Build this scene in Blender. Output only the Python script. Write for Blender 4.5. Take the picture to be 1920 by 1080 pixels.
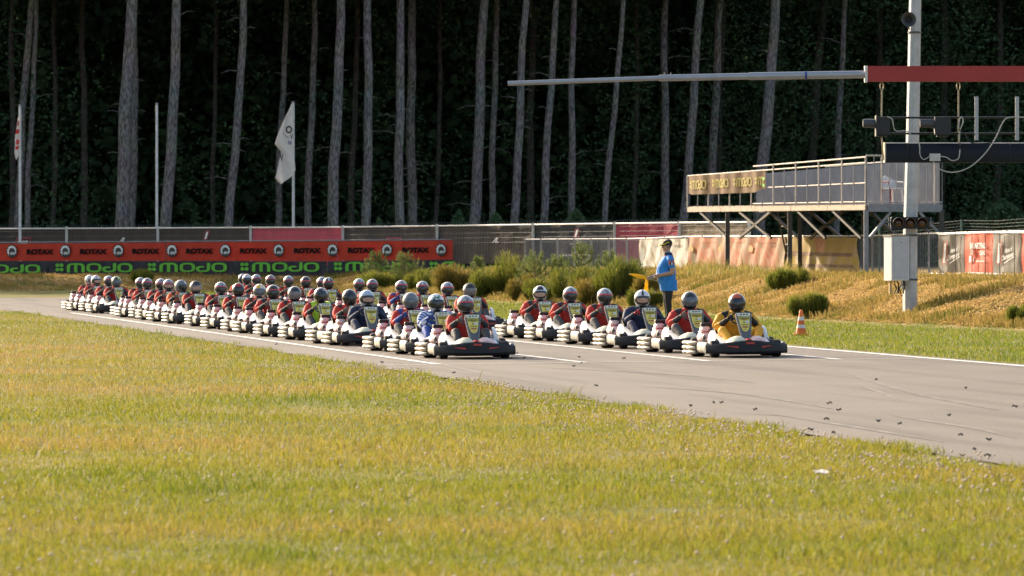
import bpy, bmesh, math, random
import numpy as np
from mathutils import Vector, Matrix, noise as mnoise

# ------------------------------------------------------------------ scene, camera, light
for o in list(bpy.data.objects): bpy.data.objects.remove(o)
SC = bpy.context.scene
COL = SC.collection
F = 10667.0            # focal length in photo pixels (200 mm lens on a 36 mm sensor)
H = 1.65               # eye height of the photographer
VH = 467.0             # image row of the horizon
cd = bpy.data.cameras.new('camera'); cam = bpy.data.objects.new('camera', cd); COL.objects.link(cam)
cam.location = (0, 0, H); cam.rotation_euler = (math.radians(90), 0, 0)
cd.sensor_width = 36; cd.lens = F * 36 / 1920
cd.shift_y = -(540 - VH) / 1920
cd.clip_start = 0.5; cd.clip_end = 3000
cd.dof.use_dof = True; cd.dof.focus_distance = 88; cd.dof.aperture_fstop = 8
SC.camera = cam
SUN_EL = math.radians(20); SUN_B = math.radians(53)   # sun low on the left, a little behind the karts
sun_dir = Vector((-math.cos(SUN_B) * math.cos(SUN_EL), math.sin(SUN_B) * math.cos(SUN_EL), math.sin(SUN_EL)))
wd = bpy.data.worlds.new('World'); SC.world = wd; wd.use_nodes = True
wn = wd.node_tree.nodes; wl = wd.node_tree.links
sky = wn.new('ShaderNodeTexSky'); sky.sky_type = 'NISHITA'; sky.sun_disc = False
sky.sun_elevation = SUN_EL; sky.sun_rotation = math.radians(360 - 90) + SUN_B
sky.air_density = 1.0; sky.dust_density = 4.0; sky.ozone_density = 0.6
wn['Background'].inputs['Strength'].default_value = 0.15
wl.new(sky.outputs['Color'], wn['Background'].inputs['Color'])
sd = bpy.data.lights.new('sun', 'SUN'); sd.energy = 4.6; sd.angle = math.radians(0.55); sd.color = (1.0, 0.83, 0.62)
so = bpy.data.objects.new('sun', sd); COL.objects.link(so)
so.rotation_euler = sun_dir.to_track_quat('Z', 'Y').to_euler(); so.location = (-60, 120, 60)
SC.view_settings.view_transform = 'Standard'; SC.view_settings.look = 'None'
SC.view_settings.exposure = 1.2; SC.view_settings.gamma = 1.0
SC.view_settings.use_curve_mapping = False

RNG = np.random.default_rng(7); random.seed(7)

# ------------------------------------------------------------------ track frame and terrain
TH = math.atan(1681 / F); ST, CT = math.sin(TH), math.cos(TH)
def at(u, v, Y): return Vector(((u - 960) / F * Y, Y, H - (v - VH) / F * Y))
def xat(u, Y): return (u - 960) / F * Y
def sa(s, a): return (CT * s + ST * a, ST * s - CT * a)          # lateral s, along a -> X, Y
def us(u, s):                                                       # point on the lane s seen at column u
    Y = s / (CT * (u - 960) / F + ST); X = (u - 960) / F * Y
    return X, Y, ST * X - CT * Y
FOOT = np.array([(-160, 192), (-60, 203), (-18.6, 212.5), (-14.1, 214), (-9.2, 213), (-4.9, 201), (0.6, 160),
                 (6.3, 124), (9.7, 108), (14.5, 82), (20, 47), (30, -20)], float)
def foot_dist(X, Y):
    X = np.atleast_1d(np.asarray(X, float)); Y = np.atleast_1d(np.asarray(Y, float))
    best = np.full(X.shape, 1e9); sg = np.ones(X.shape)
    for (x0, y0), (x1, y1) in zip(FOOT[:-1], FOOT[1:]):
        dx, dy = x1 - x0, y1 - y0; L2 = dx * dx + dy * dy
        t = np.clip(((X - x0) * dx + (Y - y0) * dy) / L2, 0, 1)
        d = np.hypot(X - x0 - t * dx, Y - y0 - t * dy)
        c = dx * (Y - y0) - dy * (X - x0)
        m = d < best - 1e-9; best = np.where(m, d, best); sg = np.where(m, np.sign(c), sg)
    return best * sg
def sstep(a, b, x):
    t = np.clip((x - a) / (b - a), 0, 1); return t * t * (3 - 2 * t)
def gz(X, Y):
    X = np.atleast_1d(np.asarray(X, float)); Y = np.atleast_1d(np.asarray(Y, float))
    s = CT * X + ST * Y
    z = 0.009 * np.clip(s - 10.76, -0.5, 8.4)
    d = foot_dist(X, Y)
    hc = 0.60 + 0.30 * sstep(-9, 3, X)
    z = z * (1 - sstep(0, 3, d)) + hc * sstep(-0.3, 3.4, d)
    z = z + sstep(0.2, 1.0, d) * (0.045 * np.sin(X * 2.6 - d * 2.4 + 1.5 * np.sin(X * .6)) * (.6 + .4 * np.sin(X * .9 + d)) + 0.025 * np.sin(X * 5.7 - d * 3.6 + 1) * np.sin(X * 1.7 + d * 2.1))
    return z
def gz1(x, y): return float(gz(x, y)[0])

# ------------------------------------------------------------------ materials
MATS = {}
def nmat(name):
    m = bpy.data.materials.new(name); m.use_nodes = True
    return m, m.node_tree.nodes, m.node_tree.links, m.node_tree.nodes['Principled BSDF']
def pm(name, col, rough=.6, metal=0., var=.12, scale=6., bump=0., bscale=60., coat=0., trans=0., col2=None, detail=4., spec=.5):
    if name in MATS: return MATS[name]
    m, n, l, b = nmat(name)
    tc = n.new('ShaderNodeTexCoord'); nz = n.new('ShaderNodeTexNoise')
    nz.inputs['Scale'].default_value = scale; nz.inputs['Detail'].default_value = detail
    l.new(tc.outputs['Object'], nz.inputs['Vector'])
    rp = n.new('ShaderNodeValToRGB')
    c2 = col2 if col2 else tuple(min(1, c * (1 + var)) for c in col)
    c1 = col if col2 else tuple(c * (1 - var) for c in col)
    rp.color_ramp.elements[0].color = (*c1, 1); rp.color_ramp.elements[1].color = (*c2, 1)
    rp.color_ramp.elements[0].position = .35; rp.color_ramp.elements[1].position = .68
    l.new(nz.outputs['Fac'], rp.inputs['Fac']); l.new(rp.outputs['Color'], b.inputs['Base Color'])
    b.inputs['Roughness'].default_value = rough; b.inputs['Metallic'].default_value = metal
    b.inputs['Coat Weight'].default_value = coat; b.inputs['Specular IOR Level'].default_value = spec
    if bump:
        n2 = n.new('ShaderNodeTexNoise'); n2.inputs['Scale'].default_value = bscale; l.new(tc.outputs['Object'], n2.inputs['Vector'])
        bp = n.new('ShaderNodeBump'); bp.inputs['Strength'].default_value = bump; bp.inputs['Distance'].default_value = .02
        l.new(n2.outputs['Fac'], bp.inputs['Height']); l.new(bp.outputs['Normal'], b.inputs['Normal'])
    if trans:
        t = n.new('ShaderNodeBsdfTranslucent'); mx = n.new('ShaderNodeMixShader'); mx.inputs['Fac'].default_value = trans
        l.new(rp.outputs['Color'], t.inputs['Color'])
        out = n['Material Output']; l.new(b.outputs[0], mx.inputs[1]); l.new(t.outputs[0], mx.inputs[2]); l.new(mx.outputs[0], out.inputs['Surface'])
    MATS[name] = m; return m

def leafmat(name, cols, trans=.45, wscale=.12, rough=.6, tint_w=.55):
    """foliage and grass: colour from a per-blade tint plus patches that follow the ground"""
    m, n, l, b = nmat(name)
    at_ = n.new('ShaderNodeAttribute'); at_.attribute_name = 'tint'
    g = n.new('ShaderNodeNewGeometry'); nz = n.new('ShaderNodeTexNoise')
    nz.inputs['Scale'].default_value = wscale; nz.inputs['Detail'].default_value = 5; nz.inputs['Roughness'].default_value = .6
    l.new(g.outputs['Position'], nz.inputs['Vector'])
    m1 = n.new('ShaderNodeMath'); m1.operation = 'MULTIPLY'; m1.inputs[1].default_value = tint_w; l.new(at_.outputs['Fac'], m1.inputs[0])
    sub = n.new('ShaderNodeMath'); sub.operation = 'SUBTRACT'; sub.inputs[1].default_value = .5; l.new(nz.outputs['Fac'], sub.inputs[0])
    m2 = n.new('ShaderNodeMath'); m2.operation = 'MULTIPLY_ADD'; m2.inputs[1].default_value = 2.4 * (1 - tint_w) ; l.new(sub.outputs[0], m2.inputs[0]); l.new(m1.outputs[0], m2.inputs[2])
    ad = n.new('ShaderNodeMath'); ad.operation = 'ADD'; ad.inputs[1].default_value = .5 * (1 - tint_w); l.new(m2.outputs[0], ad.inputs[0])
    rp = n.new('ShaderNodeValToRGB')
    while len(rp.color_ramp.elements) < len(cols): rp.color_ramp.elements.new(.5)
    for i, c in enumerate(cols):
        rp.color_ramp.elements[i].position = .05 + .9 * i / (len(cols) - 1); rp.color_ramp.elements[i].color = (*c, 1)
    l.new(ad.outputs[0], rp.inputs['Fac']); l.new(rp.outputs['Color'], b.inputs['Base Color'])
    b.inputs['Roughness'].default_value = rough; b.inputs['Specular IOR Level'].default_value = .25 if rough < .9 else .05
    t = n.new('ShaderNodeBsdfTranslucent'); mx = n.new('ShaderNodeMixShader'); mx.inputs['Fac'].default_value = trans
    l.new(rp.outputs['Color'], t.inputs['Color'])
    l.new(b.outputs[0], mx.inputs[1]); l.new(t.outputs[0], mx.inputs[2]); l.new(mx.outputs[0], n['Material Output'].inputs['Surface'])
    return m

# ------------------------------------------------------------------ mesh helpers
def tag(o, label=None, cat=None, group=None, kind=None):
    if label: o['label'] = label
    if cat: o['category'] = cat
    if group: o['group'] = group
    if kind: o['kind'] = kind
    return o
def empty(name, loc=(0, 0, 0), rz=0.):
    o = bpy.data.objects.new(name, None); COL.objects.link(o); o.location = loc; o.rotation_euler = (0, 0, rz)
    o.empty_display_size = .1; return o
class MB:
    def __init__(s): s.v = []; s.f = []; s.m = []
    def add(s, vs, fs, mi=0):
        k = len(s.v); s.v += [tuple(p) for p in vs]; s.f += [tuple(i + k for i in f) for f in fs]; s.m += [mi] * len(fs); return s
    def box(s, c, d, mi=0, rot=None):
        x, y, z = d[0] / 2, d[1] / 2, d[2] / 2
        vs = [Vector((i * x, j * y, k * z)) for k in (-1, 1) for j in (-1, 1) for i in (-1, 1)]
        if rot is not None: vs = [rot @ p for p in vs]
        vs = [p + Vector(c) for p in vs]
        return s.add(vs, [(0, 2, 3, 1), (4, 5, 7, 6), (0, 1, 5, 4), (2, 6, 7, 3), (0, 4, 6, 2), (1, 3, 7, 5)], mi)
    def beam(s, a, b, w, h, mi=0, up=(0, 0, 1)):
        a, b = Vector(a), Vector(b); t = (b - a).normalized(); u = Vector(up)
        if abs(t.dot(u)) > .98: u = Vector((0, 1, 0))
        sx = t.cross(u).normalized(); sy = sx.cross(t)
        vs = [p + sx * i * w / 2 + sy * j * h / 2 for p in (a, b) for i, j in ((-1, -1), (1, -1), (1, 1), (-1, 1))]
        return s.add(vs, [(3, 2, 1, 0), (4, 5, 6, 7), (0, 1, 5, 4), (1, 2, 6, 5), (2, 3, 7, 6), (3, 0, 4, 7)], mi)
    def tube(s, pts, r, n=8, mi=0, cap=True, ref=(0, 0, 1)):
        """r: number, list of numbers, or list of (ra, rb); rb runs along ref, ra across it"""
        pts = [Vector(p) for p in pts]; N = len(pts); R = r if isinstance(r, (list, tuple)) else [r] * N
        rings = []
        for i, p in enumerate(pts):
            t = (pts[min(i + 1, N - 1)] - pts[max(i - 1, 0)]).normalized(); u = Vector(ref)
            if abs(t.dot(u)) > .95: u = Vector((0, 1, 0)) if abs(t.y) < .9 else Vector((1, 0, 0))
            ax = t.cross(u).normalized(); bx = ax.cross(t)
            ra, rb = R[i] if isinstance(R[i], (list, tuple)) else (R[i], R[i])
            rings.append([p + ax * ra * math.cos(2 * math.pi * k / n) + bx * rb * math.sin(2 * math.pi * k / n) for k in range(n)])
        return s.loft(rings, mi, cap)
    def loft(s, rings, mi=0, cap=True, closed=True):
        n = len(rings[0]); vs = [p for r in rings for p in r]; fs = []
        for i in range(len(rings) - 1):
            for k in range(n if closed else n - 1):
                a, b = i * n + k, i * n + (k + 1) % n
                fs.append((a, b, b + n, a + n))
        if cap: fs.append(tuple(range(n - 1, -1, -1))); fs.append(tuple((len(rings) - 1) * n + k for k in range(n)))
        return s.add(vs, fs, mi)
    def lathe(s, c, prof, n=20, axis='z', mi=0):
        """prof: list of (radius, height along the axis)"""
        rings = []
        for r, h in prof:
            ring = []
            for k in range(n):
                a = 2 * math.pi * k / n; p = (r * math.cos(a), r * math.sin(a), h)
                if axis == 'x': p = (p[2], p[0], p[1])
                if axis == 'y': p = (p[0], p[2], p[1])
                ring.append(Vector(p) + Vector(c))
            rings.append(ring)
        return s.loft(rings, mi)
    def build(s, name, mats, parent=None, smooth=False, origin=None, link=True):
        me = bpy.data.meshes.new(name)
        off = Vector(origin) if origin is not None else Vector((0, 0, 0))
        me.from_pydata([tuple(Vector(p) - off) for p in s.v], [], s.f)
        mats = mats if isinstance(mats, (list, tuple)) else [mats]
        for m in mats: me.materials.append(m)
        if len(mats) > 1: me.polygons.foreach_set('material_index', s.m)
        bm = bmesh.new(); bm.from_mesh(me); bmesh.ops.recalc_face_normals(bm, faces=bm.faces); bm.to_mesh(me); bm.free()
        if smooth:
            me.polygons.foreach_set('use_smooth', [True] * len(me.polygons)); me.set_sharp_from_angle(angle=math.radians(smooth if smooth is not True else 45))
        o = bpy.data.objects.new(name, me)
        if link: COL.objects.link(o)
        if parent is not None: o.parent = parent
        elif origin is not None: o.location = off
        return o
def copy_tree(o, parent=None):
    c = o.copy(); COL.objects.link(c); c.parent = parent
    for ch in list(o.children): copy_tree(ch, c)
    return c
def raw_mesh(name, verts, counts, idx, mat, tint=None, mats=None):
    me = bpy.data.meshes.new(name); nv = len(verts); nf = len(counts)
    me.vertices.add(nv); me.vertices.foreach_set('co', np.asarray(verts, np.float32).ravel())
    me.loops.add(len(idx)); me.loops.foreach_set('vertex_index', np.asarray(idx, np.int32))
    st = np.zeros(nf, np.int32); st[1:] = np.cumsum(counts)[:-1]
    me.polygons.add(nf); me.polygons.foreach_set('loop_start', st)
    me.update(calc_edges=True)
    if tint is not None:
        a = me.attributes.new('tint', 'FLOAT', 'POINT'); a.data.foreach_set('value', np.asarray(tint, np.float32))
    me.materials.append(mat); me.validate()
    o = bpy.data.objects.new(name, me); COL.objects.link(o); return o
def blade_geo(P, h, w, lean, ang, tint, droop=.5):
    """bent grass blades: base pair, middle pair, tip"""
    N = len(P); dx, dy = np.cos(ang), np.sin(ang); fa = RNG.uniform(0, 2 * np.pi, N)
    fx, fy = np.cos(fa) * w / 2, np.sin(fa) * w / 2
    V = np.zeros((N, 5, 3)); m = P + np.stack([dx * lean * h * .4, dy * lean * h * .4, h * .6], 1)
    t = P + np.stack([dx * lean * h, dy * lean * h, h * (1 - droop * .25 * lean)], 1)
    for k, (c, q) in enumerate(((P, -1), (P, 1), (m, .75), (m, -.75))):
        V[:, k] = c; V[:, k, 0] += fx * q; V[:, k, 1] += fy * q
    V[:, 4] = t
    base = (np.arange(N) * 5)[:, None]
    idx = (base + np.array([[0, 1, 2, 3, 3, 2, 4]])).ravel()
    cnt = np.tile([4, 3], N)
    return V.reshape(-1, 3), cnt, idx, np.repeat(tint, 5)
def leaf_geo(P, size, tint, flat=0., aspect=.55):
    N = len(P); d = RNG.normal(size=(N, 3)); d[:, 2] *= (1 - flat); d /= np.linalg.norm(d, axis=1)[:, None] + 1e-9
    e = RNG.normal(size=(N, 3)); e -= (e * d).sum(1)[:, None] * d; e /= np.linalg.norm(e, axis=1)[:, None] + 1e-9
    sz = np.asarray(size)[:, None]
    V = np.stack([P - d * sz, P + e * sz * aspect, P + d * sz, P - e * sz * aspect], 1)
    idx = (np.arange(N)[:, None] * 4 + np.arange(4)[None]).ravel()
    return V.reshape(-1, 3), np.full(N, 4), idx, np.repeat(tint, 4)
def merge(parts):
    vs, cs, ix, ts = [], [], [], []; k = 0
    for v, c, i, t in parts:
        vs.append(v); cs.append(c); ix.append(i + k); ts.append(t); k += len(v)
    return np.concatenate(vs), np.concatenate(cs), np.concatenate(ix), np.concatenate(ts)
def organic(name, chains, voxel, ratio, mats, parent=None, link=True, smooth_it=4):
    """one continuous surface grown round tapered limbs; chains: (material index, ref, [(x,y,z,ra,rb)...])"""
    b = MB()
    for mi, ref, pts in chains:
        c = [Vector(p[:3]) for p in pts]; R = [(p[3], p[4] if len(p) > 4 else p[3]) for p in pts]
        a0 = c[0] + (c[0] - c[1]).normalized() * min(R[0]) * .5; a1 = c[-1] + (c[-1] - c[-2]).normalized() * min(R[-1]) * .5
        b.tube([a0] + c + [a1], [(R[0][0] * .6, R[0][1] * .6)] + R + [(R[-1][0] * .6, R[-1][1] * .6)], 14, 0, True, ref)
    o = b.build(name + '_cage', mats[0])
    r = o.modifiers.new('r', 'REMESH'); r.mode = 'VOXEL'; r.voxel_size = voxel
    s = o.modifiers.new('s', 'SMOOTH'); s.factor = .5; s.iterations = smooth_it
    d = o.modifiers.new('d', 'DECIMATE'); d.ratio = ratio
    dg = bpy.context.evaluated_depsgraph_get(); me = bpy.data.meshes.new_from_object(o.evaluated_get(dg))
    old = o.data; bpy.data.objects.remove(o); bpy.data.meshes.remove(old)
    me.name = name; me.materials.clear()
    for m in mats: me.materials.append(m)
    fc = np.zeros(len(me.polygons) * 3); me.polygons.foreach_get('center', fc); fc = fc.reshape(-1, 3)
    best = np.full(len(fc), 1e9); mi_ = np.zeros(len(fc), int)
    for mi, ref, pts in chains:
        for p, q in zip(pts[:-1], pts[1:]):
            A = np.array(p[:3]); B = np.array(q[:3]); ab = B - A; t = np.clip(((fc - A) @ ab) / (ab @ ab + 1e-12), 0, 1)
            ra = (p[3] + (p[4] if len(p) > 4 else p[3])) / 2; rb = (q[3] + (q[4] if len(q) > 4 else q[3])) / 2
            dd = np.linalg.norm(fc - A - t[:, None] * ab, axis=1) / (ra + (rb - ra) * t)
            m = dd < best; best = np.where(m, dd, best); mi_ = np.where(m, mi, mi_)
    me.polygons.foreach_set('material_index', mi_.astype(np.int32))
    me.polygons.foreach_set('use_smooth', [True] * len(me.polygons))
    o = bpy.data.objects.new(name, me)
    if link: COL.objects.link(o)
    if parent is not None: o.parent = parent
    return o
ORD = ['first', 'second', 'third', 'fourth', 'fifth', 'sixth', 'seventh', 'eighth', 'ninth', 'tenth', 'eleventh', 'twelfth', 'thirteenth',
       'fourteenth', 'fifteenth', 'sixteenth', 'seventeenth', 'eighteenth', 'nineteenth', 'twentieth', 'twenty-first', 'twenty-second', 'twenty-third', 'twenty-fourth',
       'twenty-fifth', 'twenty-sixth', 'twenty-seventh', 'twenty-eighth', 'twenty-ninth', 'thirtieth', 'thirty-first', 'thirty-second', 'thirty-third', 'thirty-fourth']
# ------------------------------------------------------------------ ground
def graded(pts):
    out = []
    for a, b, st in pts: out += list(np.arange(a, b, st))
    return np.array(out + [pts[-1][1]])
def ground():
    xs = graded([(-400, -60, 20), (-60, -24, 3), (-24, 22, .6), (22, 60, 3), (60, 400, 20)])
    ys = graded([(-60, 20, 8), (20, 80, 2), (80, 240, .8), (240, 330, 4), (330, 900, 30)])
    X, Y = np.meshgrid(xs, ys); x, y = X.ravel(), Y.ravel()
    z = gz(x, y); s = CT * x + ST * y; d = foot_dist(x, y)
    z = z - .05 * ((s > 10.9) & (s < 18.5) & (y < 188)) - .05 * ((y > 177) & (y < 190) & (x < -10))
    nx, ny = len(xs), len(ys)
    I = np.arange(nx * ny).reshape(ny, nx)
    q = np.stack([I[:-1, :-1], I[:-1, 1:], I[1:, 1:], I[1:, :-1]], -1).reshape(-1, 4)
    m, n, l, b = nmat('ground_soil_and_turf')
    a = n.new('ShaderNodeAttribute'); a.attribute_name = 'tint'
    g = n.new('ShaderNodeNewGeometry')
    def nz(sc, det=5):
        t = n.new('ShaderNodeTexNoise'); t.inputs['Scale'].default_value = sc; t.inputs['Detail'].default_value = det; l.new(g.outputs['Position'], t.inputs['Vector']); return t
    def ramp(src, c1, c2, p1=.35, p2=.65):
        r = n.new('ShaderNodeValToRGB'); r.color_ramp.elements[0].color = (*c1, 1); r.color_ramp.elements[1].color = (*c2, 1)
        r.color_ramp.elements[0].position = p1; r.color_ramp.elements[1].position = p2; l.new(src, r.inputs['Fac']); return r
    r1 = ramp(nz(.16).outputs['Fac'], (.085, .10, .018), (.19, .155, .045)); r2 = ramp(nz(1.1).outputs['Fac'], (.26, .17, .065), (.42, .28, .105))
    r4 = ramp(nz(.5).outputs['Fac'], (.09, .11, .025), (.09, .11, .025))
    rm = ramp(nz(.45).outputs['Fac'], (0, 0, 0), (1, 1, 1), .40, .52)
    mb = n.new('ShaderNodeMix'); mb.data_type = 'RGBA'; l.new(rm.outputs[0], mb.inputs['Factor']); l.new(r4.outputs[0], mb.inputs['A']); l.new(r2.outputs[0], mb.inputs['B'])
    mx = n.new('ShaderNodeMix'); mx.data_type = 'RGBA'; l.new(r1.outputs[0], mx.inputs['A']); l.new(mb.outputs['Result'], mx.inputs['B'])
    cl = n.new('ShaderNodeClamp'); l.new(a.outputs['Fac'], cl.inputs[0]); l.new(cl.outputs[0], mx.inputs['Factor'])
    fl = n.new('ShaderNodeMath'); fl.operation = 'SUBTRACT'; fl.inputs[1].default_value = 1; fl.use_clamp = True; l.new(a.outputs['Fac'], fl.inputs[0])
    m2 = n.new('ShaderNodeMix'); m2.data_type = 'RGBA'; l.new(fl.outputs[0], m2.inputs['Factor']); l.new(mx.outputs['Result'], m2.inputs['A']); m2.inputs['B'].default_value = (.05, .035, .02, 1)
    l.new(m2.outputs['Result'], b.inputs['Base Color']); b.inputs['Roughness'].default_value = .9; b.inputs['Specular IOR Level'].default_value = .1
    bp = n.new('ShaderNodeBump'); bp.inputs['Strength'].default_value = .6; bp.inputs['Distance'].default_value = .05
    l.new(nz(9).outputs['Fac'], bp.inputs['Height']); l.new(bp.outputs[0], b.inputs['Normal'])
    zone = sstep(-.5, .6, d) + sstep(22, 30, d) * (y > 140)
    o = raw_mesh('ground', np.stack([x, y, z], 1), np.full(len(q), 4), q.ravel(), m, zone)
    o.data.polygons.foreach_set('use_smooth', [True] * len(o.data.polygons)); tag(o, kind='structure')
ground()

# ------------------------------------------------------------------ track
def asphalt():
    m, n, l, b = nmat('worn_asphalt'); g = n.new('ShaderNodeNewGeometry')
    mp = n.new('ShaderNodeMapping'); mp.vector_type = 'POINT'; mp.inputs['Rotation'].default_value = (0, 0, -TH); l.new(g.outputs['Position'], mp.inputs['Vector'])
    def nz(sc, det=4, vec=None, sx=(1, 1, 1)):
        t = n.new('ShaderNodeTexNoise'); t.inputs['Scale'].default_value = sc; t.inputs['Detail'].default_value = det
        p = n.new('ShaderNodeMapping'); p.inputs['Scale'].default_value = sx; l.new(mp.outputs[0], p.inputs['Vector']); l.new(p.outputs[0], t.inputs['Vector']); return t
    def ramp(src, c1, c2, p1, p2):
        r = n.new('ShaderNodeValToRGB'); r.color_ramp.elements[0].color = (*c1, 1); r.color_ramp.elements[1].color = (*c2, 1)
        r.color_ramp.elements[0].position = p1; r.color_ramp.elements[1].position = p2; l.new(src, r.inputs['Fac']); return r
    base = ramp(nz(60, 3).outputs['Fac'], (.086, .074, .064), (.185, .158, .136), .3, .7)
    pat = ramp(nz(.35, 5).outputs['Fac'], (.80, .80, .80), (1.06, 1.04, 1.0), .3, .7)
    stk = ramp(nz(1.6, 4, None, (1, .035, 1)).outputs['Fac'], (.52, .52, .54), (1, 1, 1), .36, .52)
    a = n.new('ShaderNodeMix'); a.data_type = 'RGBA'; a.blend_type = 'MULTIPLY'; a.inputs['Factor'].default_value = 1; l.new(base.outputs[0], a.inputs['A']); l.new(pat.outputs[0], a.inputs['B'])
    c = n.new('ShaderNodeMix'); c.data_type = 'RGBA'; c.blend_type = 'MULTIPLY'; c.inputs['Factor'].default_value = .75; l.new(a.outputs['Result'], c.inputs['A']); l.new(stk.outputs[0], c.inputs['B'])
    l.new(c.outputs['Result'], b.inputs['Base Color']); b.inputs['Roughness'].default_value = .78; b.inputs['Specular IOR Level'].default_value = .3
    bp = n.new('ShaderNodeBump'); bp.inputs['Strength'].default_value = .5; bp.inputs['Distance'].default_value = .006
    l.new(nz(90, 2).outputs['Fac'], bp.inputs['Height']); l.new(bp.outputs[0], b.inputs['Normal'])
    return m
def straight(s, y): return ((s - ST * y) / CT, y)
Rr = [straight(18.95, y) for y in (-40, 20, 60, 100, 140, 160)] + [(-7.4, 172), (-8.9, 180), (-12, 186.5), (-17, 190.3), (-30, 192), (-90, 192)]
Ll = [straight(10.5, y) for y in (-40, 20, 60, 100, 135, 150)] + [(-14.6, 158), (-16.4, 165), (-20, 171), (-25, 175), (-36, 178), (-90, 178)]
tb = MB(); nn = 12
rows = []
for (xr, yr), (xl, yl) in zip(Rr, Ll):
    rows.append([Vector((xl + (xr - xl) * k / nn, yl + (yr - yl) * k / nn, 0)) for k in range(nn + 1)])
for r in rows:
    for p in r: p.z = gz1(p.x, p.y) + .004
tb.loft(rows, 0, False, False)
trk = tb.build('track', asphalt()); tag(trk, kind='structure')

M_SKID = pm('rubbered_asphalt', (.066, .058, .052), .78, col2=(.15, .128, .110), scale=1.6)
def skid(px, w):
    P = []
    for u, v in px:
        Y = H * F / (v - VH)
        for _ in range(3): s_ = CT * xat(u, Y) + ST * Y; Y = (H - .009 * (s_ - 10.76)) * F / (v - VH)
        P.append(Vector((xat(u, Y), Y)))
    Q = []
    for i in range(len(P) - 1):
        p0, p1, p2, p3 = P[max(i - 1, 0)], P[i], P[i + 1], P[min(i + 2, len(P) - 1)]
        for k in range(8): t = k / 8; Q.append(.5 * (2 * p1 + (p2 - p0) * t + (2 * p0 - 5 * p1 + 4 * p2 - p3) * t * t + (3 * p1 - p0 - 3 * p2 + p3) * t ** 3))
    rows = []
    for i in range(len(Q) - 1):
        t = (Q[i + 1] - Q[i]).normalized(); n_ = Vector((-t.y, t.x)) * w / 2 * min(1, .15 + 3 * min(i, len(Q) - 1 - i) / len(Q)); rows.append([Vector((*(Q[i] + n_), 0)), Vector((*(Q[i] - n_), 0))])
    for r in rows:
        for p in r: p.z = gz1(p.x, p.y) + .008
    b = MB(); b.loft(rows, 0, False, False); tag(b.build('skid_mark', M_SKID), kind='structure')
for px_, w_ in (([(1368, 776), (1470, 781), (1560, 795), (1680, 815), (1790, 834)], .09), ([(1612, 725), (1655, 738), (1690, 759)], .06), ([(1668, 779), (1740, 791), (1830, 805), (1920, 827)], .08), ([(1010, 690), (1160, 697), (1300, 706), (1440, 722)], .10), ([(1560, 690), (1700, 735), (1915, 778)], .07), ([(640, 650), (760, 668), (900, 700), (1040, 722)], .09), ([(1200, 725), (1400, 741), (1600, 775)], .08), ([(300, 598), (420, 622), (560, 655)], .09)): skid(px_, w_)
M_LINE = pm('worn_white_road_paint', (.42, .40, .38), .7, col2=(.75, .73, .70), scale=5, bump=.2, bscale=50)
M_FAINT = pm('faded_white_road_paint', (.24, .215, .19), .75, col2=(.52, .49, .46), scale=9)
def line(name, s0, a0, s1, a1, w, mat=M_LINE):
    p, q = Vector(sa(s0, a0)), Vector(sa(s1, a1)); t = (q - p).normalized(); nrm = Vector((-t.y, t.x)) * w / 2; b = MB(); N = 40
    rw = []
    for i in range(N + 1):
        c = p + (q - p) * i / N; rw.append([Vector((*(c + nrm), 0)), Vector((*(c - nrm), 0))])
    for r in rw:
        for k in r: k.z = .009 * min(max(CT * k.x + ST * k.y - 10.76, -.5), 8.4) + .010
    b.loft(rw, 0, False, False); o = b.build(name, mat); tag(o, kind='structure'); return o
A0 = -79.95
line('lane_line', 11.54, A0 - .08, 11.54, -146, .12)
line('lane_line', 13.65, A0 - .08, 13.65, -140, .11)
line('lane_line', 15.45, A0 - .08, 15.45, -146, .12)
line('lane_line', 17.37, A0 - .08, 17.37, -140, .11)
line('edge_line', 18.70, -30, 18.70, -160, .13, pm('white_edge_paint', (.55, .53, .5), .7, col2=(.8, .78, .75), scale=3))
line('start_line', 10.62, A0, 18.6, A0, .14, M_FAINT)

# ------------------------------------------------------------------ grass
M_FIELD = leafmat('field_grass', [(.060, .095, .008), (.130, .158, .013), (.20, .188, .016), (.25, .195, .045), (.30, .20, .07)], trans=.5, wscale=.14, tint_w=.42)
M_VERGE = leafmat('verge_grass', [(.055, .105, .008), (.12, .165, .014), (.18, .19, .022), (.24, .20, .04)], trans=.5, wscale=.3, tint_w=.6)
M_HAY = leafmat('mown_hay', [(.10, .135, .022), (.24, .185, .055), (.39, .27, .095), (.47, .33, .145), (.20, .13, .07)], trans=.3, wscale=.5, tint_w=.55, rough=.95)
M_TALL = leafmat('tall_seeding_grass', [(.09, .13, .015), (.19, .18, .03), (.30, .22, .06), (.40, .29, .12)], trans=.45, wscale=.4, tint_w=.7)
def noise2(x, y, sc, seed=0.):
    return np.array([mnoise.noise((a * sc + seed, b * sc - seed, seed)) for a, b in zip(x, y)])
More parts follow.
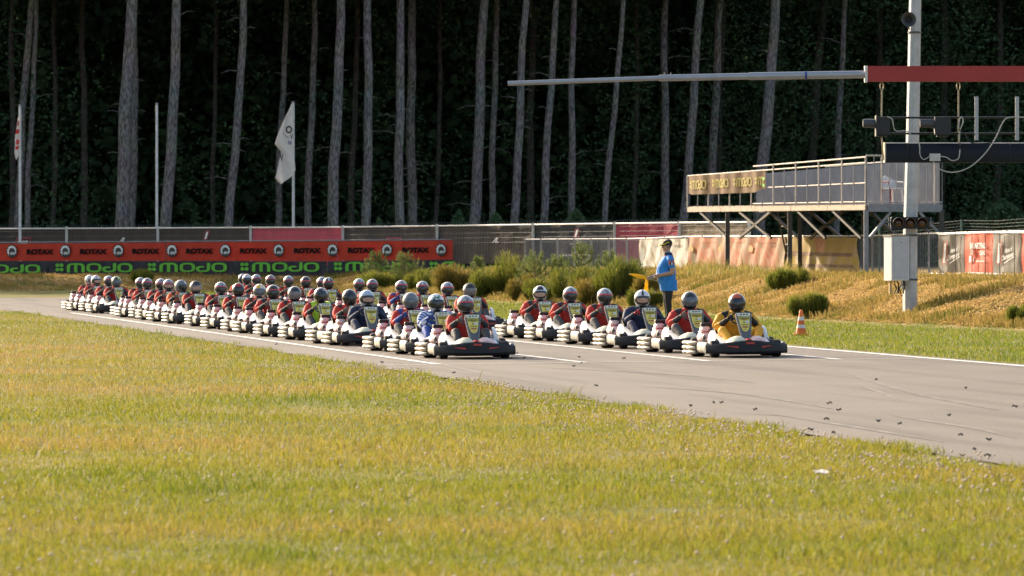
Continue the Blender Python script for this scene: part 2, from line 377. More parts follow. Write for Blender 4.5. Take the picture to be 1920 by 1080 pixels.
def field():
    N = 700000
    Y = 22 * np.exp(RNG.uniform(0, 1, N) * math.log(170 / 22)) ; u = RNG.uniform(-.125, .125, N); X = u * Y + RNG.normal(0, .3, N)
    s = CT * X + ST * Y
    edge = 10.5 + .13 * np.sin(Y * 1.1) + .08 * np.sin(Y * 3.7 + 1)
    k = (s < edge) & ~((Y > 150) & (X > -30)); X, Y, s = X[k], Y[k], s[k]
    n = noise2(X, Y, .35, 3.1); n2 = noise2(X, Y, 1.3, 8.2)
    h = .043 * (1 + .5 * n + .5 * n2) * RNG.uniform(.5, 1.6, len(X))
    near = np.exp(-np.clip(10.5 - s, 0, 9) / .35); h *= 1 + .25 * near
    tuft = noise2(X, Y * .55, 1.1, 12.) > .52
    tall = RNG.uniform(size=len(X)) < .010 + .30 * tuft; h = np.where(tall, h * RNG.uniform(1.4, 2.3, len(X)), h)
    w = .0030 + .00007 * Y + RNG.uniform(0, .0022, len(X))
    tint = RNG.uniform(0, 1, len(X)) - .45 * near + .10 * np.clip(n, 0, 1) + .2 * tall * ~tuft - .35 * (tall & tuft)
    dry = np.exp(-((Y - 84) / 20.) ** 2) * (.9 + .6 * n) * sstep(1.0, 3.5, 10.5 - s)
    tint = np.clip(tint + .8 * dry, 0, 1.2)
    P = np.stack([X, Y, gz(X, Y) - .01], 1)
    o = raw_mesh('field_grass', *blade_geo(P, h, w, RNG.uniform(.1, .9, len(X)), RNG.uniform(0, 6.28, len(X)), tint)[:3], M_FIELD, np.repeat(tint, 5))
    tag(o, 'sunlit yellow green grass field in the foreground beside the track', 'grass', kind='stuff')
field()
def scatter(N, ufn, Yr, cond):
    Y = RNG.uniform(*Yr, N); X = RNG.uniform(-.115, .115, N) * Y; d = foot_dist(X, Y); s = CT * X + ST * Y
    k = cond(X, Y, d, s); return X[k], Y[k], d[k], s[k]
def verge():
    X, Y, d, s = scatter(420000, None, (60, 212), lambda X, Y, d, s: (s > 18.98) & (d < .6) & ((Y < 186) | (X > -6) | (Y > 192.5)) & ~((X < -7) & (Y > 168) & (Y < 192.5)))
    X, Y = X[:170000], Y[:170000]; N = len(X)
    h = .05 * RNG.uniform(.5, 1.7, N); tint = RNG.uniform(0, 1, N)
    P = np.stack([X, Y, gz(X, Y) - .01], 1)
    o = raw_mesh('verge_grass', *blade_geo(P, h, .009 + .00004 * Y + 0 * h, RNG.uniform(.1, .8, N), RNG.uniform(0, 6.28, N), tint)[:3], M_VERGE, np.repeat(tint, 5))
    tag(o, 'short bright grass strip between the track and the bank', 'grass', kind='stuff')
verge()
def bank():
    X, Y, d, s = scatter(900000, None, (85, 222), lambda X, Y, d, s: (d > .15) & (d < 9) & (RNG.uniform(size=len(X)) < np.exp(-np.clip(d - 3.2, 0, 9) / 2.5)))
    X, Y, d = X[:120000], Y[:120000], d[:120000]; N = len(X)
    L = RNG.uniform(.10, .34, N); g = noise2(X, Y, .55, 5.); tint = np.clip(.55 + RNG.uniform(-.35, .3, N) + .5 * g, 0, 1.1)
    green = (g < -.12) | (d < .7) & (RNG.uniform(size=N) < .6); tint = np.where(green, RNG.uniform(0, .3, N), tint)
    # mown stalks lying down the slope, green tufts standing
    ang = np.arctan2(-1.0, -.55) + RNG.normal(0, .5, N)
    P = np.stack([X, Y, gz(X, Y) + RNG.uniform(-.01, .05, N)], 1); w = RNG.uniform(.010, .022, N)
    dirv = np.stack([np.cos(ang), np.sin(ang), np.zeros(N)], 1); Q = P + dirv * L[:, None]
    Q[:, 2] = gz(Q[:, 0], Q[:, 1]) + RNG.uniform(0, .07, N); Q[:, 2] = np.where(green, P[:, 2] + L * .55, Q[:, 2])
    Q[:, :2] = np.where(green[:, None], P[:, :2] + dirv[:, :2] * (L * .25)[:, None], Q[:, :2])
    Mid = (P + Q) / 2; Mid[:, 2] += RNG.uniform(.01, .06, N)
    sd_ = np.stack([-dirv[:, 1], dirv[:, 0], RNG.uniform(.2, 1.2, N)], 1) * (w / 2)[:, None]
    V = np.stack([P - sd_, P + sd_, Mid + sd_, Mid - sd_, Q], 1).reshape(-1, 3)
    idx = ((np.arange(N) * 5)[:, None] + np.array([[0, 1, 2, 3, 3, 2, 4]])).ravel()
    o = raw_mesh('mown_hay', V, np.tile([4, 3], N), idx, M_HAY, np.repeat(tint, 5))
    tag(o, 'dry mown hay and grass tufts covering the bank', 'hay', kind='stuff')
bank()
def tall_grass():
    Ps = []
    for (u0, u1, Y0, Y1, n) in ((1285, 1425, 134, 180, 7000), (1425, 1490, 132, 150, 1500), (1230, 1290, 150, 180, 1200)):
        Y = RNG.uniform(Y0, Y1, n); X = (RNG.uniform(u0, u1, n) - 960) / F * Y; Ps.append(np.stack([X, Y], 1))
    P = np.concatenate(Ps); k = foot_dist(P[:, 0], P[:, 1]) > 2.6; P = P[k]; N = len(P)
    tint = RNG.uniform(0, 1, N); g = noise2(P[:, 0], P[:, 1], .6, 2.)
    h = np.clip(.20 + .34 * g, .06, .55) * RNG.uniform(.6, 1.5, N)
    o = raw_mesh('tall_grass', *blade_geo(np.stack([P[:, 0], P[:, 1], gz(P[:, 0], P[:, 1]) - .02], 1), h, RNG.uniform(.012, .022, N), RNG.uniform(.1, .6, N), RNG.uniform(0, 6.28, N), tint)[:3], M_TALL, np.repeat(tint, 5))
    tag(o, 'tall yellow seeding grass on the bank top below the platform', 'grass', kind='stuff')
tall_grass()
def clover():
    n = 3000; Y = RNG.uniform(24, 80, n); s = 10.35 - np.abs(RNG.normal(0, 1.0, n)) ; k = noise2(Y, s, .5, 4.) > -.02
    Y, s = Y[k], s[k]; X = (s - ST * Y) / CT
    Y2 = 24 * np.exp(RNG.uniform(0, 1, 260) * math.log(3)); X2 = RNG.uniform(-.1, .1, 260) * Y2; k2 = CT * X2 + ST * Y2 < 10.3
    X = np.concatenate([X, X2[k2]]); Y = np.concatenate([Y, Y2[k2]]); N = len(X)
    z = gz(X, Y) + RNG.uniform(.05, .10, N); r = RNG.uniform(.008, .014, N)
    oc = np.array([(1, 0, 0), (0, 1, 0), (-1, 0, 0), (0, -1, 0), (0, 0, 1), (0, 0, -1)], float)
    V = (np.stack([X, Y, z], 1)[:, None] + oc[None] * r[:, None, None]).reshape(-1, 3)
    fc = np.array([(0, 1, 4), (1, 2, 4), (2, 3, 4), (3, 0, 4), (1, 0, 5), (2, 1, 5), (3, 2, 5), (0, 3, 5)])
    idx = ((np.arange(N) * 6)[:, None, None] + fc[None]).ravel()
    o = raw_mesh('clover_flowers', V, np.full(N * 8, 3), idx, pm('clover_petals', (.55, .44, .35), .8, col2=(.72, .62, .52), trans=.3), np.zeros(N * 6))
    tag(o, 'pale clover flower heads dotted through the grass beside the asphalt', 'flowers', kind='stuff')
clover()
# bits of tyre rubber on the asphalt
M_RUB = pm('tyre_rubber', (.012, .012, .013), .85, var=.3)
def scraps():
    rng = random.Random(3)
    px = [(1643, 713), (1780, 781), (1353, 757), (1338, 757), (1295, 763), (1555, 758), (1573, 771), (1416, 770), (1647, 792), (1687, 797), (1801, 818), (1854, 827), (1827, 845), (1852, 857),
          (1805, 857), (1722, 853), (1751, 856), (1563, 814), (1520, 808), (1811, 729), (1903, 764), (1118, 725), (1076, 688), (1090, 682), (1086, 671), (983, 673), (969, 664), (851, 701), (716, 681), (1170, 673), (518, 647), (1550, 788)]
    for u, v in px:
        Y = H * F / (v - VH); s = CT * xat(u, Y) + ST * Y
        Y = (H - .009 * (s - 10.76)) * F / (v - VH); x = xat(u, Y)
        L = rng.uniform(.02, .06); b = MB(); a = rng.uniform(-.5, .5); pts = []
        for i in range(5):
            t = i / 4 - .5; pts.append(Vector((t * L * math.cos(a), t * L * math.sin(a) + .01 * math.sin(i * 2.), .012 + .008 * math.sin(i * 1.9 + u))))
        b.tube(pts, [.005, .009, .007, .010, .004], 5)
        o = b.build('rubber_scrap', M_RUB); o.location = (x, Y, gz1(x, Y) + .006)
        tag(o, 'small black scrap of tyre rubber lying on the grey asphalt', 'rubber scrap', 'rubber scraps on the asphalt')
scraps()
pb = MB(); pY = H * F / (900 - VH); px = xat(1540, pY)
rw = [[Vector((px + (i - 2) * .024 + .01 * math.sin(j * 2), pY + j * .05, .050 + .006 * j + .005 * math.sin(i * 1.7 + j))) for i in range(5)] for j in range(4)]
pb.loft(rw, 0, False, False); pb.loft([[p - Vector((0, 0, .004)) for p in r] for r in rw], 0, False, False)
tag(pb.build('paper_scrap', pm('weathered_paper', (.44, .40, .34), .8), origin=(px, pY, 0)), 'crumpled pale paper scrap lying in the foreground grass', 'litter')
# ------------------------------------------------------------------ forest
def barkmat(name, c1, c2):
    m, n, l, b = nmat(name); tc = n.new('ShaderNodeTexCoord')
    mp = n.new('ShaderNodeMapping'); mp.inputs['Scale'].default_value = (1, 1, .28); l.new(tc.outputs['Object'], mp.inputs['Vector'])
    v = n.new('ShaderNodeTexNoise'); v.inputs['Scale'].default_value = 16; v.inputs['Detail'].default_value = 6; l.new(mp.outputs[0], v.inputs['Vector'])
    w = n.new('ShaderNodeTexNoise'); w.inputs['Scale'].default_value = .9; l.new(tc.outputs['Object'], w.inputs['Vector'])
    r = n.new('ShaderNodeValToRGB'); r.color_ramp.elements[0].color = (*c1, 1); r.color_ramp.elements[1].color = (*c2, 1); r.color_ramp.elements[0].position = .38; r.color_ramp.elements[1].position = .62
    l.new(v.outputs['Fac'], r.inputs['Fac'])
    mx = n.new('ShaderNodeMix'); mx.data_type = 'RGBA'; mx.blend_type = 'MULTIPLY'; mx.inputs['Factor'].default_value = .5; l.new(r.outputs[0], mx.inputs['A']); l.new(w.outputs['Color'], mx.inputs['B'])
    l.new(mx.outputs['Result'], b.inputs['Base Color']); b.inputs['Roughness'].default_value = .92; b.inputs['Specular IOR Level'].default_value = .1
    bp = n.new('ShaderNodeBump'); bp.inputs['Strength'].default_value = 1; bp.inputs['Distance'].default_value = .06; l.new(v.outputs['Fac'], bp.inputs['Height']); l.new(bp.outputs[0], b.inputs['Normal'])
    return m
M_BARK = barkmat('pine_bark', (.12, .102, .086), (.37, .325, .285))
M_BARK2 = barkmat('shaded_reddish_bark', (.075, .060, .050), (.18, .15, .128))  # darker bark for the deep row, forest shade put into the colour
M_NEEDLE = leafmat('pine_needles', [(.012, .030, .012), (.025, .055, .020), (.045, .075, .025)], trans=.2, wscale=.6, tint_w=.7)
M_WOOD = leafmat('forest_leaves', [(.018, .036, .018), (.036, .070, .030), (.062, .112, .042), (.10, .15, .05)], trans=.22, wscale=.35, tint_w=.5)
CROWN = None
def crown_mesh():
    rng = np.random.default_rng(11); P = []
    for k in range(26):
        a = rng.uniform(0, 6.28); z = rng.uniform(0, 9); R = rng.uniform(.8, 3.0) * (1 - .6 * z / 9)
        c = np.array([math.cos(a) * R, math.sin(a) * R, z]); P.append(c + rng.normal(0, .55, (60, 3)) * np.array([1, 1, .55]))
    P = np.concatenate(P); t = rng.uniform(0, 1, len(P))
    v, c, i, tt = leaf_geo(P, rng.uniform(.16, .34, len(P)), t)
    o = raw_mesh('crown', v, c, i, M_NEEDLE, tt); return o
# trunks read off the photo: column at the fence, column at the top edge, width in px, row (0 front, 1 second, 2 deep)
TR = [(22, 24, 12, 2), (32, 58, 14, 1), (52, 67, 11, 1), (157, 156, 13, 2), (228, 247, 25, 0), (247, 254, 15, 1), (312, 334, 20, 0), (431, 459, 16, 0), (522, 536, 12, 1), (578, 590, 13, 1),
      (625, 638, 20, 0), (659, 670, 12, 2), (687, 691, 17, 0), (750, 749, 17, 0), (773, 771, 17, 1), (889, 909, 20, 0), (923, 930, 12, 1), (963, 987, 15, 0), (993, 1000, 14, 2), (1020, 1041, 14, 0),
      (1070, 1076, 13, 0), (1134, 1168, 11, 0), (1245, 1248, 15, 1), (1281, 1315, 16, 0), (1327, 1352, 16, 1), (1343, 1357, 12, 2), (1424, 1454, 22, 0), (1512, 1546, 17, 2), (1568, 1583, 12, 1),
      (818, 828, 9, 2), (100, 104, 10, 2), (400, 404, 9, 2), (1190, 1196, 9, 2), (1640, 1652, 12, 2), (1765, 1772, 15, 2), (1868, 1878, 13, 2)]
def treeline(u): return 249 + 11 * np.clip(u, 0, 1920) / 1920
def trees():
    crown = crown_mesh(); first = True; rng = random.Random(5)
    wname = {0: 'front', 1: 'shaded', 2: 'deep'}
    srt = sorted(range(len(TR)), key=lambda i: TR[i][0])
    for rank, i in enumerate(srt):
        ub, ut, w, row = TR[i]
        Y = float(treeline(ub)) + (0, 7, 16)[row] + rng.uniform(-1.5, 1.5)
        d = w * Y / F; zt = H + VH / F * Y; zb = gz1(xat(ub, Y), Y) - .2; zf = H + (VH - 418) / F * Y
        xb, xt = xat(ub, Y), xat(ut, Y); sl = (xt - xb) / (zt - zf)
        def cx(z): return xb + sl * (z - zf)
        top = 21 + rng.uniform(-1.5, 2); base = Vector((cx(zb), Y, zb)); t = empty('pine_tree', base)
        b = MB(); pts = []; R = []; ph = rng.uniform(0, 6)
        for k in range(13):
            z = zb + (top - zb) * k / 12; wob = .05 * math.sin(ph + z * .55) + .03 * math.sin(ph * 2 + z * 1.3)
            pts.append(Vector((cx(z) + wob * min(1, z / 3), Y + wob, z)) - base); R.append(d / 2 * (1.08 - .55 * (k / 12) ** 1.3) * (1.12 if k == 0 else 1))
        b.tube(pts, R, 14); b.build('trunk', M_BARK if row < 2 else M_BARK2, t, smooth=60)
        for k in range(rng.randint(4, 8) if row < 2 else 0):
            b = MB()
            z = rng.uniform(3.5, 12); f = (z - zb) / (top - zb); p = Vector((cx(z), Y, z)) - base; a = rng.choice([0, math.pi]) + rng.uniform(-.7, .7)
            L = rng.uniform(.2, .5) if rng.random() < .7 else rng.uniform(.6, 1.1); dr = Vector((math.cos(a), math.sin(a) * .6, rng.uniform(-.15, .35)))
            b.tube([p + dr * d * .4, p + dr * (d * .4 + L * .5) + Vector((0, 0, .03)), p + dr * (d * .4 + L) + Vector((0, 0, -.12 * L))], [.022, .016, .008], 5)
            b.build('dead_branch', M_BARK, t)
        c = crown if first else crown.copy()
        if not first: COL.objects.link(c)
        first = False; c.parent = t; c.name = 'crown'; c.location = Vector((cx(13), Y, 13.2)) - base; c.rotation_euler = (0, 0, rng.uniform(0, 6.28))
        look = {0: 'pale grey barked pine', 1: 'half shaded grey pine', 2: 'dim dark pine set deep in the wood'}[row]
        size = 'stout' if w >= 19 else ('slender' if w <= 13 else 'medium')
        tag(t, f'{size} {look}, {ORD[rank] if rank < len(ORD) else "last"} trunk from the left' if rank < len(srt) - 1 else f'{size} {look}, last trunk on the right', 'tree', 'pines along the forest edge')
trees()
def wood():
    # dense undergrowth between and behind the trunks: reads as one mass
    parts = []
    n = 200000; U = RNG.uniform(-260, 2200, n); Y = treeline(U) + 5 + np.abs(RNG.normal(0, 12, n)); X = (U - 960) / F * Y
    z = RNG.uniform(0, 14, n); rightness = np.clip((U - 850) / 700, 0, 1)
    g = noise2(X, z + Y * .2, .45, 1.7); k = (g > .05 - .30 * rightness) & (RNG.uniform(size=n) < .35 + .65 * rightness)
    X, Y, z = X[k], Y[k], z[k]; parts.append(leaf_geo(np.stack([X, Y, z + .5], 1), RNG.uniform(.05, .13, len(X)), RNG.uniform(0, 1, len(X)), .3))
    n = 170000; U = RNG.uniform(-900, 2500, n); Y = treeline(U) + 26 + RNG.uniform(0, 22, n); X = (U - 960) / F * Y
    z = RNG.uniform(-.5, 21, n); parts.append(leaf_geo(np.stack([X, Y, z], 1), RNG.uniform(.18, .40, n), RNG.uniform(0, .6, n), .2, .7))
    n = 60000; U = RNG.uniform(-1200, 2900, n); Y = treeline(U) + 52 + RNG.uniform(0, 14, n); X = (U - 960) / F * Y
    z = RNG.uniform(-.5, 24, n); parts.append(leaf_geo(np.stack([X, Y, z], 1), RNG.uniform(.5, .95, n), RNG.uniform(0, .5, n), .2, .8))
    # shrubs just behind the fence
    for (u, v0, wd, cnt) in ((1080, 390, 130, 2600), (930, 398, 110, 2200), (860, 392, 90, 1200), (1700, 385, 160, 2600), (1880, 370, 200, 3500), (710, 405, 40, 500)):
        Yc = float(treeline(u)) - 2.5; xc = xat(u, Yc); top = H + (VH - v0) / F * Yc; hw = wd / 2 * Yc / F
        a = RNG.normal(0, .45, (cnt, 3)); zz = RNG.uniform(0, 1, cnt) ** .8
        P = np.stack([xc + a[:, 0] * hw * (1.1 - .7 * zz), Yc + a[:, 1] * 1.2, .6 + zz * (top - .6) * (1 - .25 * np.abs(a[:, 0]))], 1)
        parts.append(leaf_geo(P, RNG.uniform(.06, .13, cnt), RNG.uniform(.55, 1.1, cnt), .3))
    v, c, i, t = merge(parts)
    tag(raw_mesh('forest_undergrowth', v, c, i, M_WOOD, t), 'dark green forest undergrowth behind the pine trunks', 'undergrowth', kind='stuff')
    # canopy and the wood going on to the left, back and right
    parts = []
    n = 26000; X = RNG.uniform(-170, 60, n); Y = 250 + np.clip(X + 22, 0, 60) * .25 + RNG.uniform(0, 60, n); z = RNG.uniform(14.2, 23, n)
    k = (Y > 330 - 160) ; parts.append(leaf_geo(np.stack([X, Y, z], 1)[k], RNG.uniform(.5, 1.2, n)[k], RNG.uniform(0, .8, n)[k], .2, .7))
    n = 9000; X = RNG.uniform(-170, -34, n); Y = RNG.uniform(256, 300, n); z = RNG.uniform(0, 13, n)
    parts.append(leaf_geo(np.stack([X, Y, z], 1), RNG.uniform(.5, 1.1, n), RNG.uniform(0, .8, n), .2, .7))
    v, c, i, t = merge(parts)
    tag(raw_mesh('forest_canopy', v, c, i, M_WOOD, t), 'forest canopy high above the trunks', 'canopy', kind='stuff')
wood()

# ------------------------------------------------------------------ bushes on the bank
M_BROOM = leafmat('broom_shoots', [(.06, .085, .015), (.115, .14, .020), (.19, .185, .032), (.25, .19, .05)], trans=.5, wscale=1.4, tint_w=.6)
M_BROOM2 = leafmat('rusty_broom_shoots', [(.06, .065, .014), (.13, .11, .020), (.21, .15, .035), (.19, .11, .04)], trans=.5, wscale=1.4, tint_w=.6)
M_YPINE = leafmat('young_pine_needles', [(.085, .12, .030), (.16, .20, .055), (.25, .27, .10)], trans=.35, wscale=1.2, tint_w=.75)
M_TWIG = pm('twig_bark', (.12, .08, .045), .9)
def broom(base, w, h, mat, label, n=2600, group='broom bushes on the bank'):
    t = empty('broom_bush', base); rng = np.random.default_rng(int(abs(base[0] * 100 + base[1] * 7)) + 1)
    lobes = [(rng.normal(0, .28) * w, rng.normal(0, .25) * w, rng.uniform(.6, 1.0)) for _ in range(6)]
    parts = []
    for (lx, ly, lh) in lobes:
        m = n // 6; a = rng.uniform(0, 6.28, m); rr = rng.uniform(0, 1, m) ** .6; hz = lh * h
        el = np.sqrt(np.clip(1 - rr ** 2, 0, 1)); fz = rng.uniform(.15, 1.0, m)
        P = np.stack([lx + np.cos(a) * rr * w * .30 * fz, ly + np.sin(a) * rr * w * .30 * fz, hz * fz * (.35 + .6 * el)], 1)
        parts.append(blade_geo(P, rng.uniform(.09, .20, m) * (h ** .5), rng.uniform(.009, .017, m), rng.uniform(.15, .75, m), a, np.clip(rng.uniform(0, .6, m) + .5 * (fz - .4) * el, 0, 1.1)))
    v, c, i, tt = merge(parts); o = raw_mesh('foliage', v, c, i, mat, tt); o.parent = t
    b = MB()
    for (lx, ly, lh) in lobes:
        for q in range(3): b.tube([(0, 0, -.05), (lx * .5, ly * .5, lh * h * .4), (lx + .05 * (q - 1), ly, lh * h * .8)], [.014, .010, .004], 5)
    b.build('stems', M_TWIG, t); tag(t, label, 'bush', group); return t
def young_pine(base, h, w, label, dens=1.):
    t = empty('young_pine', base); rng = np.random.default_rng(int(abs(base[0] * 90 + base[1] * 5)) + 3); parts = []; b = MB()
    b.tube([(0, 0, -.05), (.01, 0, h * .5), (0, .01, h)], [.022, .015, .005], 6)
    tips = [((0, 0, h * .78), (0, 0, h * 1.02))]
    for k in range(7):
        z0 = h * (.12 + .12 * k); R = w * .62 * (1.0 - .78 * (k / 7)); nb = 5
        for q in range(nb):
            a = 6.28 * q / nb + k * .7 + rng.uniform(-.3, .3); e = np.array([math.cos(a) * R, math.sin(a) * R, R * rng.uniform(.25, .75)])
            p0 = np.array([0, 0, z0]); p1 = p0 + e * rng.uniform(.55, 1.15); p1 = p1 + np.array([0, 0, .05])
            b.tube([p0, (p0 + p1) / 2 + np.array([0, 0, -.02]), p1], [.008, .006, .003], 4)
            tips.append((tuple(p0 + (p1 - p0) * .3), tuple(p1))); tips.append((tuple(p1), tuple(p1 + np.array([e[0] * .1, e[1] * .1, h * .13]))))
    for p, q in tips:
        p, q = np.array(p), np.array(q); L = np.linalg.norm(q - p); m = max(8, int(80 * L * dens)) * 3; f = rng.uniform(0, 1, m)[:, None]
        P = p + (q - p) * f; d = (q - p) / (L + 1e-9) * .8 + rng.normal(0, .55, (m, 3)); d /= np.linalg.norm(d, axis=1)[:, None]
        s_ = rng.uniform(.03, .06, m); parts.append(leaf_needles(P, d, s_, rng))
    v, c, i, tt = merge(parts); o = raw_mesh('needles', v, c, i, M_YPINE, tt); o.parent = t
    b.build('stem', M_TWIG, t); tag(t, label, 'pine sapling', 'young pines on the bank'); return t
def leaf_needles(P, d, L, rng):
    N = len(P); e = rng.normal(size=(N, 3)); e -= (e * d).sum(1)[:, None] * d; e /= np.linalg.norm(e, axis=1)[:, None] + 1e-9
    w = .008
    V = np.stack([P - e * w, P + e * w, P + d * L[:, None] * 2.2], 1)
    return V.reshape(-1, 3), np.full(N, 3), np.arange(N * 3), np.repeat(rng.uniform(0, 1, N), 3)
def onbank(u, d):                     # ground point at image column u, d metres behind the bank foot
    Ys = np.linspace(90, 230, 500); X = (u - 960) / F * Ys; dd = foot_dist(X, Ys); k = int(np.argmax(dd > d)); return float(X[k]), float(Ys[k])
BUSH = [(262, 1.2, 46, 30, 0, 'round dark broom bush alone on the shaded bank behind the helmets at far left'), (722, 1.0, 70, 36, 0, 'dark broom bush below the left young pine by the black banner'),
        (790, .8, 60, 40, 0, 'low dark broom bush right of the twin young pines'), (855, .6, 72, 62, 1, 'rusty olive broom bush at the end of the green lettered banner'),
        (905, .2, 66, 55, 0, 'olive broom bush behind the seventh helmet of the right column'), (955, 1.0, 84, 76, 0, 'large olive broom bush standing under the end of the black banner'),
        (1000, .3, 60, 50, 1, 'rust tinted broom bush between two pale young pines'), (1060, .6, 80, 64, 0, 'broad green broom bush below the tallest young pine'), (1108, .2, 70, 58, 1, 'rust green broom bush left of the flag marshal'),
        (1165, .9, 92, 76, 0, 'dense dark broom bush in front of the pink screen'), (1205, .5, 56, 60, 1, 'small broom bush just left of the marshal in blue'), (1218, .1, 40, 40, 0, 'low broom tuft beside the flag marshal trousers'),
        (1470, 2.2, 52, 40, 0, 'small green broom bush on the bank crest below the yellow banner'), (1526, .35, 62, 46, 0, 'green broom bush at the foot of the bank above the cone'), (1917, .5, 44, 40, 0, 'dark broom bush cut by the right picture edge')]
for u, d, wp, hp, k, lb in BUSH:
    x, y = onbank(u, d); sc = y / F
    broom((x, y, gz1(x, y) - .03), wp * sc * 1.1, hp * sc * 1.12, [M_BROOM, M_BROOM2][k], lb, n=int(4200 + 50 * wp))
for u, d, vt, wp, lb in ((705, 1.6, 477, 46, 'left of the twin young pines in front of the black banner'), (758, 1.6, 479, 48, 'right of the twin young pines in front of the black banner'), (896, 2.0, 486, 30, 'small young pine before the last green letters of the banner'),
                         (1003, .9, 482, 70, 'pale spreading young pine in front of the fence end'), (1045, 1.4, 484, 46, 'young pine between the pale pine and the tallest one'), (1090, 1.2, 462, 66, 'tallest young pine, in front of the dark grey screen'),
                         (1140, .8, 478, 60, 'bright young pine left of the pink screen'), (1022, .1, 548, 34, 'small bright pine seedling behind the white helmet'), (1190, 1.4, 492, 40, 'young pine top in front of the pink screen')):
    x, y = onbank(u, d); zb = gz1(x, y) - .02; zt = H - (vt - VH) / F * y
    young_pine((x, y, zb), zt - zb, wp * y / F, lb)
# ------------------------------------------------------------------ karts
M_BLK = pm('matt_black_plastic', (.013, .013, .0145), .55, var=.25, scale=9, bump=.1, bscale=120, spec=.35)
M_PALE = pm('scuffed_pale_bumper_plastic', (.17, .155, .13), .5, col2=(.26, .24, .20), scale=7)
M_RING = pm('cream_bumper_plastic', (.40, .345, .25), .45, col2=(.56, .50, .39), scale=8)
M_WHT = pm('white_bodywork', (.76, .74, .72), .35, var=.06, scale=4, coat=.25)
M_PINK = pm('pinkish_bodywork', (.66, .40, .36), .38, col2=(.78, .56, .52), scale=5, coat=.2)  # pinkish tone for the engine cover and one nose lobe
M_REDT = pm('red_trim', (.55, .045, .03), .45)
M_CREAM = pm('cream_nose_bodywork', (.66, .63, .46), .42, var=.08)
M_GREY = pm('grey_panel_plastic', (.10, .105, .115), .42, var=.12, coat=.15)
M_YEL = pm('yellow_plate', (.74, .60, .13), .5, var=.08)
M_HEAD = pm('pale_plate_header', (.76, .74, .56), .5)
M_DARKP = pm('dark_print', (.05, .05, .04), .6); M_BRN = pm('olive_print', (.26, .20, .03), .6); M_STK = pm('white_sticker', (.68, .72, .76), .5); M_RPR = pm('red_print', (.40, .12, .05), .6)
M_TYRE = pm('kart_tyre', (.014, .014, .015), .8, var=.3); M_RIM = pm('kart_rim', (.30, .30, .31), .4, .8)
M_STEEL = pm('painted_tube_frame', (.05, .05, .055), .4, .5); M_SEAT = pm('black_seat_shell', (.018, .018, .02), .35)
M_GRYW = pm('grey_white_bodywork', (.50, .51, .53), .4, col2=(.68, .68, .69), scale=5)
